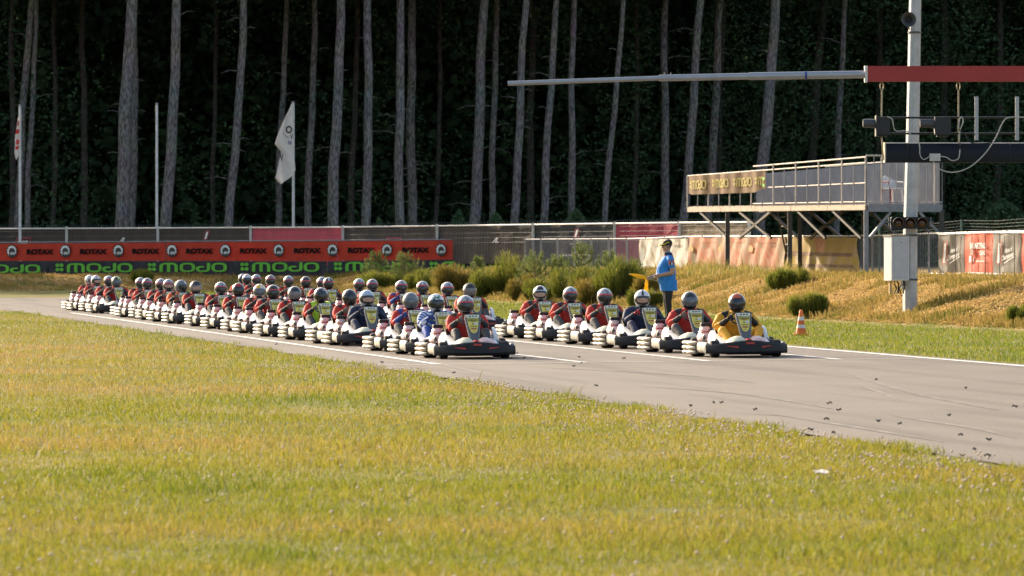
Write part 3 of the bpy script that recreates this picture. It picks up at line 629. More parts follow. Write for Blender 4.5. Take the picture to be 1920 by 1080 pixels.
def make_kart():
    k = empty('racing_kart', (0, 0, 0)); b = MB(); rings = []
    for i in range(17):
        u = -1 + i / 8; a = abs(u); x = .612 * u; y = .02 + .30 * a ** 2.3; zt = .255 - .070 * a ** 1.2; zb = .050 + .012 * a; dp = .13 - .03 * a
        rings.append([Vector((x, y + q[0], q[1])) for q in ((.018, zb + .004), (0, zb + .035), (.004, (zb + zt) / 2), (.018, zt - .022), (.042, zt), (dp, zt - .006), (dp, zb), (.05, zb - .004))])
    fb = b.loft(rings).build('front_bumper', M_BLK, k, smooth=28)
    for sgn in (-1, 1):
        m = MB(); rr = []
        for i in range(6):
            u = sgn * (.30 + .27 * i / 5); a = abs(u); y = .02 + .26 * a ** 2.1 - .004; f = i / 5; zc = .155 + .018 * f; hh = .013 * (1 - .75 * f)
            rr.append([Vector((.588 * u, y, zc - hh)), Vector((.588 * u, y, zc + hh)), Vector((.588 * u, y + .02, zc + hh)), Vector((.588 * u, y + .02, zc - hh))])
        m.loft(rr).build('red_stripe', M_REDT, fb)
    MB().box((0, .026, .212), (.12, .022, .028)).build('red_badge', M_REDT, fb)
    for sgn in (-1, 1):                                   # side bumpers with a two-lobed section
        m = MB(); rr = []
        for y, sc in ((.37, .55), (.39, .9), (.43, 1), (.8, 1.0), (1.08, 1), (1.14, .7)):
            rr.append([Vector((sgn * .572 + .052 * sc * math.cos(t) * (.80 + .20 * abs(math.sin(t))), y, .142 + .082 * sc * math.sin(t) * (1 - .10 * abs(math.cos(t))) )) for t in [2 * math.pi * q / 16 for q in range(16)]])
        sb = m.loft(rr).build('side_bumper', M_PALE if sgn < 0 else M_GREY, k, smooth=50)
        MB().lathe((sgn * .585, .368, .145), [(.004, -.006), (.017, -.006), (.017, .02)], 10, 'y').build('socket', M_BLK, sb, smooth=True)
    half = [(-.60, 1.12), (-.655, 1.18), (-.675, 1.28), (-.668, 1.38), (-.625, 1.435), (-.67, 1.50), (-.69, 1.60), (-.67, 1.72), (-.60, 1.80), (-.42, 1.84), (-.2, 1.85), (0, 1.855)]
    path = half + [(-x, y) for x, y in half[-2::-1]]
    for q in range(3):
        z = .068 + .068 * q
        MB().tube([(x, y, z) for x, y in path], [(.050, .0305)] * len(path), 10).build('bumper_ring', M_RING, k, smooth=60)
    # engine cover on one side with filler cap
    m = MB(); m.loft([[Vector((-.42 + rx * .82 * math.cos(t), yc + ry * math.sin(t), z)) for t in [6.2832 * q / 18 for q in range(18)]] for z, rx, ry, yc in
                      ((.225, .15, .20, 1.40), (.25, .158, .21, 1.40), (.30, .145, .195, 1.41), (.345, .115, .155, 1.42), (.375, .10, .13, 1.42), (.385, .106, .136, 1.42), (.42, .095, .12, 1.43), (.445, .07, .09, 1.43))])
    ec = m.build('engine_cover', M_PINK, k, smooth=50)
    MB().tube([(-.42 + .094 * math.cos(t), 1.42 + .145 * math.sin(t), .365) for t in [6.2832 * q / 18 for q in range(19)]], .008, 6).build('red_trim', M_REDT, ec)
    m = MB()
    for dx, sz in ((-.055, 1.0), (.03, .8)):
        y0 = 1.205 if dx < 0 else 1.20; c = Vector((-.42 + dx, y0, .285)); s_ = .045 * sz
        pts = [c + Vector((px * s_, 0, pz * s_)) for px, pz in ((-.55, -.8), (.7, -.9), (.75, .1), (.2, .5), (.1, 1.1), (-.35, .3))]
        m.loft([pts, [p + Vector((0, .07, 0)) for p in pts]])
    m.build('black_emblem', M_DARKP, ec)
    m = MB(); m.loft([[Vector((-.41 + i * a, 1.43 + j * bb, z)) for i, j in ((-1, -.8), (-.8, -1), (.8, -1), (1, -.8), (1, .8), (.8, 1), (-.8, 1), (-1, .8))] for z, a, bb in ((.44, .068, .06), (.447, .075, .065), (.488, .075, .065), (.497, .066, .056))])
    m.build('filler_cap', M_BLK, k, smooth=30)
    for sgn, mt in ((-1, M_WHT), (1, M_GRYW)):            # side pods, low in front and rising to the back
        m = MB(); rr = []
        for y, zt, xo in ((.44, .215, .36), (.55, .245, .42), (.80, .300, .455), (1.02, .355, .455), (1.16, .395, .42), (1.24, .40, .40)):
            xi = .17 + .12 * (y - .44) / .8
            rr.append([Vector((sgn * px, y, pz)) for px, pz in ((xo, .165), (xo - .004, zt - .075), (xo - .03, zt - .018), (xo - .07, zt), (xi + .03, zt - .004), (xi, zt - .035), (xi, .16))])
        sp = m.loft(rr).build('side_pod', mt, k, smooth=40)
        m = MB(); m.loft([[Vector((sgn * (.425 - .10 * f), .56 + .22 * f, .215 + .040 * f + dz)) + Vector((sgn * ox, 0, 0)) for ox, dz in ((0, -.02), (.035, 0), (.02, .035), (-.03, .03))] for f in (0, .5, 1)])
        m.build('air_scoop', M_BLK, sp)
    m = MB(); rr = []                                      # upright guard beside the seat
    for q in range(9):
        t = q / 8; y = .72 + .50 * t; zt = .24 + .21 * math.sin(math.pi * min(1, t * .85 + .12))
        rr.append([Vector((.34, y, .16)), Vector((.34, y, zt)), Vector((.375, y + .01, zt + .01)), Vector((.40, y, zt - .02)), Vector((.39, y, .16))])
    m.loft(rr).build('seat_guard', M_WHT, k, smooth=40)
    m = MB(); m.loft([[Vector((-.34 + .05 * i, y, z)) for i, z in ((0, .16), (0, zt), (1, zt - .02), (1, .16))] for y, zt in ((1.0, .38), (1.1, .44), (1.3, .45), (1.42, .40))]); m.build('radiator_box', M_BLK, k)
    for sgn in (-1, 1):                                    # nose fairing lobes
        m = MB(); rr = []
        for x, zt, y0, y1 in ((.035, .275, .12, .46), (.10, .315, .11, .45), (.18, .315, .12, .43), (.25, .285, .15, .40), (.31, .25, .19, .36)):
            rr.append([Vector((sgn * x, y, z)) for y, z in ((y0, .215), (y0, zt - .06), (y0 + .07, zt - .008), ((y0 + y1) / 2 + .03, zt), (y1, zt - .05), (y1, .215))])
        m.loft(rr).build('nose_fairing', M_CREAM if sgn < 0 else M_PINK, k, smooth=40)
    MB().box((0, .16, .262), (.062, .13, .03)).build('nose_badge', M_REDT, k)
    def pz(t): return Vector((0, .34 + .23 * t, .27 + .375 * t))
    def pw(t): return .070 + .045 * min(1, t * 1.1) + .008 * t
    nrm = Vector((0, -.375, .23)).normalized(); m = MB(); rr = []
    for i in range(9):
        t = i / 8; w = pw(t) * (1 if i < 8 else .93); c = pz(t)
        rr.append([c + Vector((-w, 0, 0)) - nrm * .03, c + Vector((-w, 0, 0)), c + Vector((-w + .014, 0, 0)) + nrm * .016, c + Vector((w - .014, 0, 0)) + nrm * .016, c + Vector((w, 0, 0)), c + Vector((w, 0, 0)) - nrm * .03])
    pn = m.loft(rr).build('steering_panel', M_GREY, k, smooth=35)
    def plate(name, poly, mat, lift, par):
        q = MB(); a_ = [pz(t) + Vector((x, 0, 0)) + nrm * (.016 + lift) for x, t in poly]; q.loft([a_, [p - nrm * .012 for p in a_]]); return q.build(name, mat, par)
    pl = plate('yellow_plate', [(-.088, .84), (.088, .84), (.072, .52), (.046, .32), (0, .25), (-.046, .32), (-.072, .52)], M_YEL, .004, pn)
    plate('plate_header', [(-.098, .985), (.098, .985), (.095, .865), (-.095, .865)], M_HEAD, .004, pn)
    for x0 in (-.055, -.01, .035): plate('header_mark', [(x0, .95), (x0 + .028, .95), (x0 + .028, .905), (x0, .905)], M_DARKP, .007, pn)
    plate('olive_band', [(-.082, .80), (-.04, .815), (.04, .815), (.082, .80), (.075, .74), (0, .70), (-.075, .74)], M_BRN, .007, pl)
    plate('white_sticker', [(.015, .67), (.066, .67), (.062, .60), (.013, .60)], M_STK, .007, pl)
    plate('dark_mark', [(-.02, .64), (.006, .64), (.006, .61), (-.02, .61)], M_DARKP, .007, pl)
    plate('red_lettering', [(-.042, .46), (.042, .46), (.040, .41), (-.040, .41)], M_RPR, .007, pl)
    plate('olive_lettering', [(-.052, .54), (.052, .54), (.050, .515), (-.050, .515)], M_BRN, .007, pl)
    plate('dark_dot', [(-.01, .36), (.01, .36), (.008, .33), (-.008, .33)], M_DARKP, .007, pl)
    c = Vector((0, .80, .565)); ax = Vector((0, -.62, .78)); up = Vector((0, .78, .62)); m = MB()
    m.tube([c + Vector((1, 0, 0)) * .155 * math.cos(t) + up * .135 * math.sin(t) for t in [6.2832 * q / 20 for q in range(21)]], .013, 7, cap=False)
    sw = m.build('steering_wheel', M_SEAT, k, smooth=True)
    m = MB(); m.box(c, (.27, .03, .012), 0, Matrix.Rotation(math.radians(38), 3, 'X')); m.build('wheel_spoke', M_STEEL, sw)
    MB().tube([c, (0, .52, .16)], .012, 6).build('steering_column', M_STEEL, k)
    for x, y, r, w in ((-.46, .43, .128, .125), (.46, .43, .128, .125), (-.52, 1.48, .142, .20), (.52, 1.48, .142, .20)):
        tb_ = MB().lathe((x, y, r), [(r * .52, -w / 2), (r * .9, -w / 2), (r, -w * .36), (r, w * .36), (r * .9, w / 2), (r * .52, w / 2)], 22, 'x').build('tyre', M_TYRE, k, smooth=40)
        MB().lathe((x, y, r), [(.02, -w * .40), (r * .5, -w * .42), (r * .53, 0), (r * .5, w * .42), (.02, w * .40)], 14, 'x').build('rim', M_RIM, tb_, smooth=40)
    m = MB(); rr = []                                      # bucket seat
    for q in range(13):
        a_ = -1.75 + 3.5 * q / 12; zt = .30 + .26 * math.cos(a_ * .62) ** 2 if abs(a_) < 1.6 else .30; X_, Y_ = .235 * math.sin(a_), 1.20 + .22 * math.cos(a_)
        rr.append([Vector((X_ * .8, Y_ - .05, .07)), Vector((X_, Y_, zt * .6)), Vector((X_ * 1.02, Y_ + .05, zt)), Vector((X_ * 1.12, Y_ + .07, zt)), Vector((X_ * 1.12, Y_ + .03, zt * .6)), Vector((X_ * .9, Y_, .06))])
    m.loft(rr).build('seat', M_SEAT, k, smooth=50)
    MB().box((0, .78, .047), (.60, 1.1, .012)).build('floor_tray', M_STEEL, k)
    for x in (-.30, .30): MB().tube([(x * .7, .22, .075), (x, .5, .075), (x * 1.1, 1.2, .08), (x, 1.78, .09)], .016, 7).build('frame_rail', M_STEEL, k)
    MB().tube([(-.56, 1.48, .142), (.56, 1.48, .142)], .02, 8).build('rear_axle', M_STEEL, k)
    MB().tube([(-.46, .43, .128), (.46, .43, .128)], .014, 8).build('front_axle', M_STEEL, k)
    MB().box((.30, 1.62, .20), (.30, .26, .20)).build('engine', M_STEEL, k)
    for x in (-.16, .16): MB().tube([(x, .42, .08), (x, .36, .20)], .01, 6).build('pedal', M_STEEL, k)
    return k
# ------------------------------------------------------------------ drivers
def suit(name, col, rough=.8): return pm('suit_' + name, col, rough, var=.14, scale=14, bump=.4, bscale=26)
S_RED = suit('red', (.56, .035, .022)); S_GREYD = suit('dark_grey', (.034, .035, .038)); S_TROU = suit('grey_trousers', (.050, .050, .053)); S_NAVY = suit('navy', (.018, .026, .062))
S_BLUE = suit('blue', (.03, .075, .30)); S_WHITE = suit('white', (.62, .62, .64)); S_YEL = suit('yellow', (.70, .33, .015)); S_BLACK = suit('black', (.016, .016, .018)); S_ORG = suit('orange', (.72, .13, .025))
S_SHOE = pm('driving_shoe', (.10, .10, .105), .6); S_SKIN = pm('skin', (.46, .27, .19), .55, var=.08); S_TAN = suit('tan_glove', (.22, .17, .13)); S_RGL = suit('red_glove', (.42, .035, .045)); S_HIVIS = pm('hi_vis_yellow', (.52, .80, .03), .6)
def stripes():
    m, n, l, b = nmat('suit_blue_white_stripes'); tc = n.new('ShaderNodeTexCoord'); w = n.new('ShaderNodeTexWave'); w.inputs['Scale'].default_value = 7; w.inputs['Distortion'].default_value = 3; w.bands_direction = 'DIAGONAL'
    r = n.new('ShaderNodeValToRGB'); r.color_ramp.interpolation = 'CONSTANT'; r.color_ramp.elements[0].color = (.03, .09, .34, 1); r.color_ramp.elements[1].color = (.60, .62, .66, 1); r.color_ramp.elements[1].position = .58
    l.new(tc.outputs['Object'], w.inputs['Vector']); l.new(w.outputs['Fac'], r.inputs['Fac']); l.new(r.outputs[0], b.inputs['Base Color']); b.inputs['Roughness'].default_value = .8; return m
S_STRIPE = stripes()
def driver_body(v):
    """v: pose variant; slots 0 suit, 1 accent, 2 trousers, 3 shoe, 4 neck"""
    ln = (0, .02, -.02)[v]; el = (0, .03, -.025)[v]; kn = (0, .02, -.03)[v]; ch = []
    ch.append((0, (0, 1, 0), [(0, 1.24, .17, .165, .13), (0, 1.25, .30, .165, .125), (ln * .5, 1.25, .43, .185, .125), (ln, 1.235, .545, .21, .12), (ln, 1.215, .622, .16, .10)]))
    ch.append((4, (0, 1, 0), [(ln, 1.21, .62, .095, .09), (ln, 1.19, .70, .085, .085)]))
    for s_ in (-1, 1):
        sh = (ln + s_ * .20, 1.225, .59)
        ch.append((1, (0, 1, 0), [(ln + s_ * .12, 1.245, .625, .06, .06), (*sh, .074, .074), (s_ * .225, 1.215, .575, .072, .074)]))
        ch.append((0, (0, 1, 0), [(s_ * .225, 1.215, .575, .078, .078), (s_ * .25, 1.17, .525, .076, .076), (s_ * (.285 + el), 1.09, .455, .066, .066), (s_ * (.285 + el), 1.01, .44, .060, .06), (s_ * .262, .965, .47, .054, .054)]))
        ch.append((1, (0, 0, 1), [(s_ * .262, .965, .47, .052, .052), (s_ * .235, .92, .50, .046, .046), (s_ * .178, .855, .555, .036, .036)]))
        ch.append((2, (0, 0, 1), [(s_ * .09, 1.22, .17, .10, .10), (s_ * .18, 1.02, .27, .088, .09), (s_ * (.255 + kn), .80, .385, .070, .072), (s_ * (.255 + kn), .74, .385, .066, .066)]))
        ch.append((2, (0, 0, 1), [(s_ * (.255 + kn), .76, .385, .066, .068), (s_ * .225, .60, .29, .056, .058), (s_ * .185, .46, .19, .042, .045)]))
        ch.append((3, (1, 0, 0), [(s_ * .18, .47, .155, .046, .044), (s_ * .175, .42, .165, .044, .046), (s_ * .17, .375, .225, .036, .044), (s_ * .168, .355, .275, .026, .036)]))
    return ch
DUMMY = [S_RED, S_GREYD, S_TROU, S_SHOE, S_BLACK]
BODIES = [organic('suit_and_body', driver_body(v), .013, .30, DUMMY, link=False).data for v in range(3)]
def glove_mesh(sides):
    m = MB()
    for s_ in sides:
        w0 = Vector((s_ * .180, .862, .552)); g = Vector((s_ * .150, .80, .575))
        m.tube([w0, (w0 + g) / 2 + Vector((0, 0, .004)), g + Vector((s_ * .006, .008, .006))], [(.028, .030), (.040, .024), (.036, .020)], 10)
        for q in range(4):
            o = Vector((s_ * (.002 - .003 * q), -.004 * q, .034 - .021 * q)); L = (.9, 1.0, .96, .8)[q]
            p = g + o; m.tube([p + Vector((s_ * .006, .014, 0)), p + Vector((-s_ * .006, -.020 * L, .004)), p + Vector((-s_ * .030 * L, -.022 * L, 0)), p + Vector((-s_ * .034 * L, .002, -.002))], [.0105, .010, .0095, .008], 7)
        p = g + Vector((-s_ * .006, .016, .034)); m.tube([p + Vector((s_ * .018, .012, -.012)), p + Vector((-s_ * .012, .004, .004)), p + Vector((-s_ * .034, -.004, -.004))], [.012, .011, .009], 7)
    return m.build('glove', S_TAN, link=False, smooth=60).data
GLOVES = [glove_mesh((-1,)), glove_mesh((1,))]
def helmet_pt(th, ph, grow=0.):
    """th: left-right angle (0 = front), ph: up angle"""
    cx, sx = math.cos(th), math.sin(th); cp, sp = math.cos(ph), math.sin(ph)
    rx, ry, rz = .133 + grow, .158 + grow, .152 + grow
    x = rx * cp * sx; y = -ry * cp * cx; z = rz * sp
    if sp < 0:
        k = -sp
        if cx > 0: y -= .036 * k * cx * cx
        x *= 1 - .10 * k; y *= 1 - .05 * k
        z = max(z, -.148 - grow)
    return Vector((x, y, z))
def helmet_meshes():
    m = MB(); rows = []
    for j in range(17):
        ph = -1.12 + (1.5708 + 1.12) * j / 16; rows.append([helmet_pt(6.2832 * q / 28, min(ph, 1.56)) for q in range(28)])
    m.loft(rows); shell = m.build('helmet', S_WHITE, link=False, smooth=70).data
    def patch(name, t0, t1, p0, p1, g, nt=12, npz=5, shape=None):
        m = MB(); outer = []; inner = []
        for j in range(npz + 1):
            r1, r2 = [], []
            for q in range(nt + 1):
                th = t0 + (t1 - t0) * q / nt; f = j / npz; a = abs(th - (t0 + t1) / 2) / ((t1 - t0) / 2 + 1e-9)
                ph = p0 + (p1 - p0) * f
                if shape: ph = shape(f, a)
                r1.append(helmet_pt(th, ph, g)); r2.append(helmet_pt(th, ph, g - .008))
            outer.append(r1); inner.append(r2)
        m.loft(outer, 0, False, False); m.loft(inner, 0, False, False)
        m.loft([outer[0], inner[0]], 0, False, False); m.loft([outer[-1], inner[-1]], 0, False, False)
        return m.build(name, M_BLK, link=False, smooth=60).data
    vis = patch('visor', -1.30, 1.30, 0, 0, .004, 14, 6, lambda f, a: (-.60 + .30 * a * a) + f * (1.00 - .44 * a * a))
    strip = patch('visor_strip', -1.22, 1.22, 0, 0, .0065, 14, 1, lambda f, a: (.27 - .11 * a * a) + f * .15)
    face = patch('eye_opening', -.72, .72, 0, 0, .0065, 10, 4, lambda f, a: (-.34 + .12 * a * a) + f * (.50 - .24 * a * a))
    top = patch('crown_patch', -.55, .55, .52, 1.15, .004, 8, 5)
    band = patch('crown_stripe', -.16, .16, .45, 1.4, .004, 3, 8)
    chin = patch('chin_vent', -.62, .62, -.98, -.66, .004, 8, 3)
    return shell, vis, strip, face, top, band, chin
HSH, HVIS, HSTRIP, HFACE, HTOP, HBAND, HCHIN = helmet_meshes()
def graphic(name, a, b_, sc=9, rough=.25, thr=.55, seed=0):
    m, n, l, b = nmat('helmet_' + name); tc = n.new('ShaderNodeTexCoord'); mp = n.new('ShaderNodeMapping'); mp.inputs['Location'].default_value = (seed, seed * 2, 0); mp.inputs['Scale'].default_value = (1.6, .6, 1)
    z = n.new('ShaderNodeTexNoise'); z.inputs['Scale'].default_value = sc; z.inputs['Detail'].default_value = 1; z.inputs['Distortion'].default_value = 1.2
    r = n.new('ShaderNodeValToRGB'); r.color_ramp.elements[0].color = (*a, 1); r.color_ramp.elements[1].color = (*b_, 1); r.color_ramp.elements[0].position = thr - .03; r.color_ramp.elements[1].position = thr + .03
    l.new(tc.outputs['Object'], mp.inputs['Vector']); l.new(mp.outputs[0], z.inputs['Vector']); l.new(z.outputs['Fac'], r.inputs['Fac']); l.new(r.outputs[0], b.inputs['Base Color'])
    b.inputs['Roughness'].default_value = rough; b.inputs['Coat Weight'].default_value = .6; return m
HM = {'silver': graphic('silver_graphic', (.33, .345, .37), (.07, .074, .082), 11, thr=.56), 'silver2': graphic('grey_graphic', (.25, .26, .275), (.13, .085, .09), 9, thr=.6, seed=3), 'black': pm('helmet_black', (.02, .021, .023), .22, coat=.6), 'matt': pm('helmet_matt_black', (.03, .031, .033), .5),
      'grey': pm('helmet_grey', (.17, .175, .185), .28, coat=.5), 'white': pm('helmet_white', (.66, .66, .65), .25, coat=.5), 'tri': graphic('white_green_red', (.70, .70, .68), (.03, .16, .09), 12, thr=.58, seed=5), 'ice': graphic('pale_blue', (.42, .50, .58), (.12, .20, .30), 7, thr=.62, seed=2),
      'gold': graphic('black_gold', (.03, .028, .026), (.20, .15, .09), 8, thr=.6, seed=4), 'bw': graphic('black_white', (.03, .03, .032), (.55, .57, .55), 8, thr=.6, seed=6), 'yel': graphic('white_yellow', (.72, .70, .62), (.72, .36, .03), 7, thr=.53, seed=1), 'fluo': graphic('fluo_black', (.40, .46, .06), (.03, .04, .04), 9, thr=.5, seed=8),
      'redw': graphic('white_red', (.60, .58, .56), (.36, .10, .08), 8, thr=.58, seed=7)}
V_DARK = pm('smoked_visor', (.012, .012, .014), .22, coat=.35, spec=.5); V_RED = pm('red_visor_strip', (.62, .06, .05), .4); V_MIR = pm('mirror_visor', (.10, .105, .12), .22, .3, coat=.4); V_PALE = pm('hazy_clear_visor', (.16, .13, .13), .25, coat=.4)
EXTRA = {'orange_top': ('crown_patch', HTOP, pm('orange_helmet_patch', (.62, .10, .04), .35)), 'mark': ('crown_mark', HTOP, HM['black']), 'stripe': ('crown_stripe', HBAND, HM['black']), 'wstripe': ('crown_stripe', HBAND, HM['white']), 'red_top': ('crown_patch', HTOP, pm('red_helmet_patch', (.42, .03, .03), .3)), 'yband': ('crown_stripe', HBAND, pm('yellow_helmet_band', (.72, .50, .02), .3))}
def make_driver(loc, rz, variant, suits, gl, helm, vis, strip, extra, yaw, pitch, face, label, vest=None):
    t = empty('person', loc, rz); o = bpy.data.objects.new('body', BODIES[variant]); COL.objects.link(o); o.parent = t
    for i, m in enumerate(suits): o.material_slots[i].link = 'OBJECT'; o.material_slots[i].material = m
    for gm in GLOVES:
        g = bpy.data.objects.new('glove', gm); COL.objects.link(g); g.parent = t; g.material_slots[0].link = 'OBJECT'; g.material_slots[0].material = gl
    def hp(name, me, mat, par):
        q = bpy.data.objects.new(name, me); COL.objects.link(q); q.parent = par; q.material_slots[0].link = 'OBJECT'; q.material_slots[0].material = mat; return q
    hm = hp('helmet', HSH, helm, t); hm.location = ((0, .02, -.02)[variant], 1.172, .785); hm.rotation_euler = (pitch, 0, yaw)
    hp('visor', HVIS, vis, hm); hp('chin_vent', HCHIN, M_BLK, hm)
    if strip: hp('visor_strip', HSTRIP, strip, hm)
    if face: hp('eye_opening', HFACE, face, hm)
    for e in extra: hp(EXTRA[e][0], EXTRA[e][1], EXTRA[e][2], hm)
    if vest:
        m = MB()
        for s_ in (-1, 1):
            m.tube([(s_ * .10, 1.325, .40), (s_ * .115, 1.335, .55), (s_ * .125, 1.27, .672), (s_ * .12, 1.16, .665), (s_ * .11, 1.105, .56), (s_ * .10, 1.105, .40), (s_ * .10, 1.11, .28)], [(.062, .012)] * 7, 8, ref=(0, 1, 0))
        m.build('safety_vest', vest, t, smooth=50)
    tag(t, label, 'driver', 'kart drivers waiting on the grid'); return t
RED = [S_RED, S_GREYD, S_TROU, S_SHOE, S_BLACK]; BLU = [S_STRIPE, S_STRIPE, S_BLUE, S_SHOE, S_BLACK]; RBL = [S_RED, S_BLUE, S_TROU, S_SHOE, S_RED]; NAV = [S_NAVY, S_NAVY, S_NAVY, S_SHOE, S_NAVY]
YEL = [S_YEL, S_BLACK, S_YEL, S_BLACK, S_YEL]; ORG = [S_ORG, S_GREYD, S_TROU, S_SHOE, S_BLACK]; DRK = [S_RED, S_GREYD, S_GREYD, S_SHOE, S_BLACK]
sil = (HM['silver'], V_DARK, V_RED)
# (x of helmet, suits, gloves, helmet, visor, strip, extras, face, text)
LEFT_CAP = [820, 767, 719, 640, 615, 560, 517, 470, 445, 408, 372, 334, 308, 282, 262.5, 244.7, 227.8, 187.5, 168.8, 153.8, 141.6]
LEFT = [(RED, S_TAN, *sil, (), None, 'red suit and silver helmet with red visor strip'), (BLU, S_BLUE, HM['tri'], V_DARK, None, (), None, 'blue and white striped suit and white green helmet'), (RBL, S_BLUE, HM['grey'], V_MIR, None, (), None, 'red suit with blue sleeves and plain grey helmet'),
        (NAV, S_NAVY, HM['ice'], V_DARK, None, (), S_SKIN, 'navy suit and pale blue helmet'), (RED, S_TAN, HM['gold'], V_DARK, None, ('stripe',), None, 'red suit and dark gold marked helmet'), (RED, S_TAN, HM['bw'], V_DARK, None, (), None, 'lime safety vest over red, black white helmet'),
        (RED, S_TAN, HM['black'], V_PALE, None, (), None, 'red suit and plain glossy black helmet'), (RED, S_TAN, HM['black'], V_DARK, V_RED, (), None, 'red suit and black helmet with red visor strip'), (RED, S_GREYD, HM['yel'], V_MIR, None, ('yband',), None, 'red suit and white helmet with yellow bands'),
        (RED, S_TAN, HM['black'], V_DARK, None, ('red_top',), None, 'red suit and black helmet with red crown'), (RED, S_TAN, *sil, (), None, 'red suit and silver helmet'), (RED, S_TAN, HM['matt'], V_PALE, None, (), S_SKIN, 'red suit and matt black open visor helmet'),
        (ORG, S_TAN, HM['grey'], V_DARK, None, ('wstripe',), None, 'orange suit and grey helmet turned aside'), (RED, S_TAN, *sil, (), S_SKIN, 'red suit, silver helmet and raised visor'), (RED, S_TAN, *sil, (), None, 'red suit and silver helmet'), (RED, S_TAN, HM['silver2'], V_DARK, V_RED, (), None, 'red suit and grey helmet'),
        (RED, S_TAN, *sil, (), None, 'red suit and silver helmet'), (DRK, S_GREYD, HM['fluo'], V_MIR, None, (), None, 'red suit and fluorescent yellow helmet'), (RED, S_TAN, *sil, (), None, 'red suit and silver helmet'), (RED, S_TAN, HM['redw'], V_DARK, None, (), S_SKIN, 'red suit and white red helmet with open visor'), (RED, S_TAN, HM['redw'], V_MIR, None, (), None, 'red suit and pale helmet turned aside')]
RIGHT_CAP = [1323, 1237.6, 1160, 1086.6, 1021, 966.6]; RIGHT_HEAD = [888, 845, 795, 757, 700, 673, 620, 600, 575, 543, 506, 479, 462]
RIGHT = [(YEL, S_BLACK, HM['black'], V_DARK, None, ('orange_top',), None, 'yellow and black suit and black helmet with orange patch'), (RED, S_TAN, HM['black'], V_MIR, None, (), None, 'red suit and glossy black helmet'), (NAV, S_RGL, HM['white'], V_DARK, None, ('stripe',), S_SKIN, 'navy suit, red gloves and white black striped helmet'),
         (RED, S_TAN, *sil, (), None, 'red suit and silver helmet with red visor strip'), (RED, S_TAN, *sil, (), None, 'red suit and silver helmet with red visor strip'), (RED, S_GREYD, HM['white'], V_DARK, None, ('mark',), S_SKIN, 'red suit and white helmet with black mark'), (RED, S_BLACK, HM['matt'], V_PALE, None, (), None, 'red suit and matt black helmet'),
         (RED, S_TAN, *sil, (), None, 'red suit and silver helmet'), (RED, S_TAN, HM['silver2'], V_DARK, V_RED, ('wstripe',), None, 'red suit and violet grey helmet'), (RBL, S_BLUE, *sil, (), None, 'red suit with blue sleeves and silver helmet'), (RED, S_TAN, HM['silver2'], V_DARK, V_RED, (), None, 'red suit and grey helmet'),
         (RED, S_TAN, *sil, (), None, 'red suit and silver helmet'), (ORG, S_TAN, HM['black'], V_DARK, V_RED, ('wstripe',), None, 'orange suit and black striped helmet'), (RED, S_TAN, *sil, (), None, 'red suit and silver helmet'), (RED, S_TAN, HM['black'], V_DARK, V_RED, (), None, 'red suit and black helmet'), (RED, S_TAN, *sil, (), None, 'red suit and silver helmet'),
         (RED, S_TAN, HM['silver2'], V_DARK, V_RED, (), None, 'red suit and grey helmet'), (RED, S_TAN, *sil, (), None, 'red suit and silver helmet'), (DRK, S_GREYD, HM['redw'], V_DARK, None, (), None, 'dark suit and white red helmet'), (RED, S_TAN, HM['grey'], V_DARK, None, (), None, 'red suit and grey helmet')]
KART = make_kart(); first_kart = [True]; drng = random.Random(21)
def grid_kart(sc, a0, spec, side, i, total, turn=0.):
    X, Y = sa(sc, a0); z = .009 * (sc - 10.76) + .006; rz = TH + drng.uniform(-.02, .02)
    k = KART if first_kart[0] else copy_tree(KART); first_kart[0] = False
    k.location = (X, Y, z); k.rotation_euler = (0, -.009, rz)
    where = f'{ORD[i]} kart from the front in the {side} column' if i < total - 1 else f'rearmost kart of the {side} column'
    tag(k, f'white and black rental kart, {where}', 'kart', 'karts lined up on the starting grid')
    who = f'{ORD[i]} in the {side} column' if i < total - 1 else f'rearmost in the {side} column'
    suits, gl, helm, vis, strip, extra, face, text = spec
    d = make_driver((X, Y, z), rz, drng.choice((0, 0, 1, 2)), suits, gl, helm, vis, strip, extra, drng.uniform(-.18, .10) + turn, drng.uniform(-.06, .05), face, f'{text}, driver {who}', S_HIVIS if 'lime' in text else None)
    d.rotation_euler = (0, -.009, rz)
for i, (u, spec) in enumerate(zip(LEFT_CAP, LEFT)):
    X, Y, a = us(u, 12.60 - .40); grid_kart(12.60 + (0 if i < 2 else drng.uniform(-.06, .06)), a + 1.43, spec, 'left', i, len(LEFT), {12: .7, 20: .7, 19: .3, 11: .2}.get(i, 0))
for i, spec in enumerate(RIGHT):
    if i < len(RIGHT_CAP): X, Y, a = us(RIGHT_CAP[i], 16.45 - .40); a0 = a + 1.43
    else: X, Y, a = us(RIGHT_HEAD[i - len(RIGHT_CAP)], 16.45) if i - len(RIGHT_CAP) < len(RIGHT_HEAD) else us(450, 16.45); a0 = a + 1.18
    grid_kart(16.45 + (0 if i < 2 else drng.uniform(-.06, .06)), a0, spec, 'right', i, len(RIGHT))
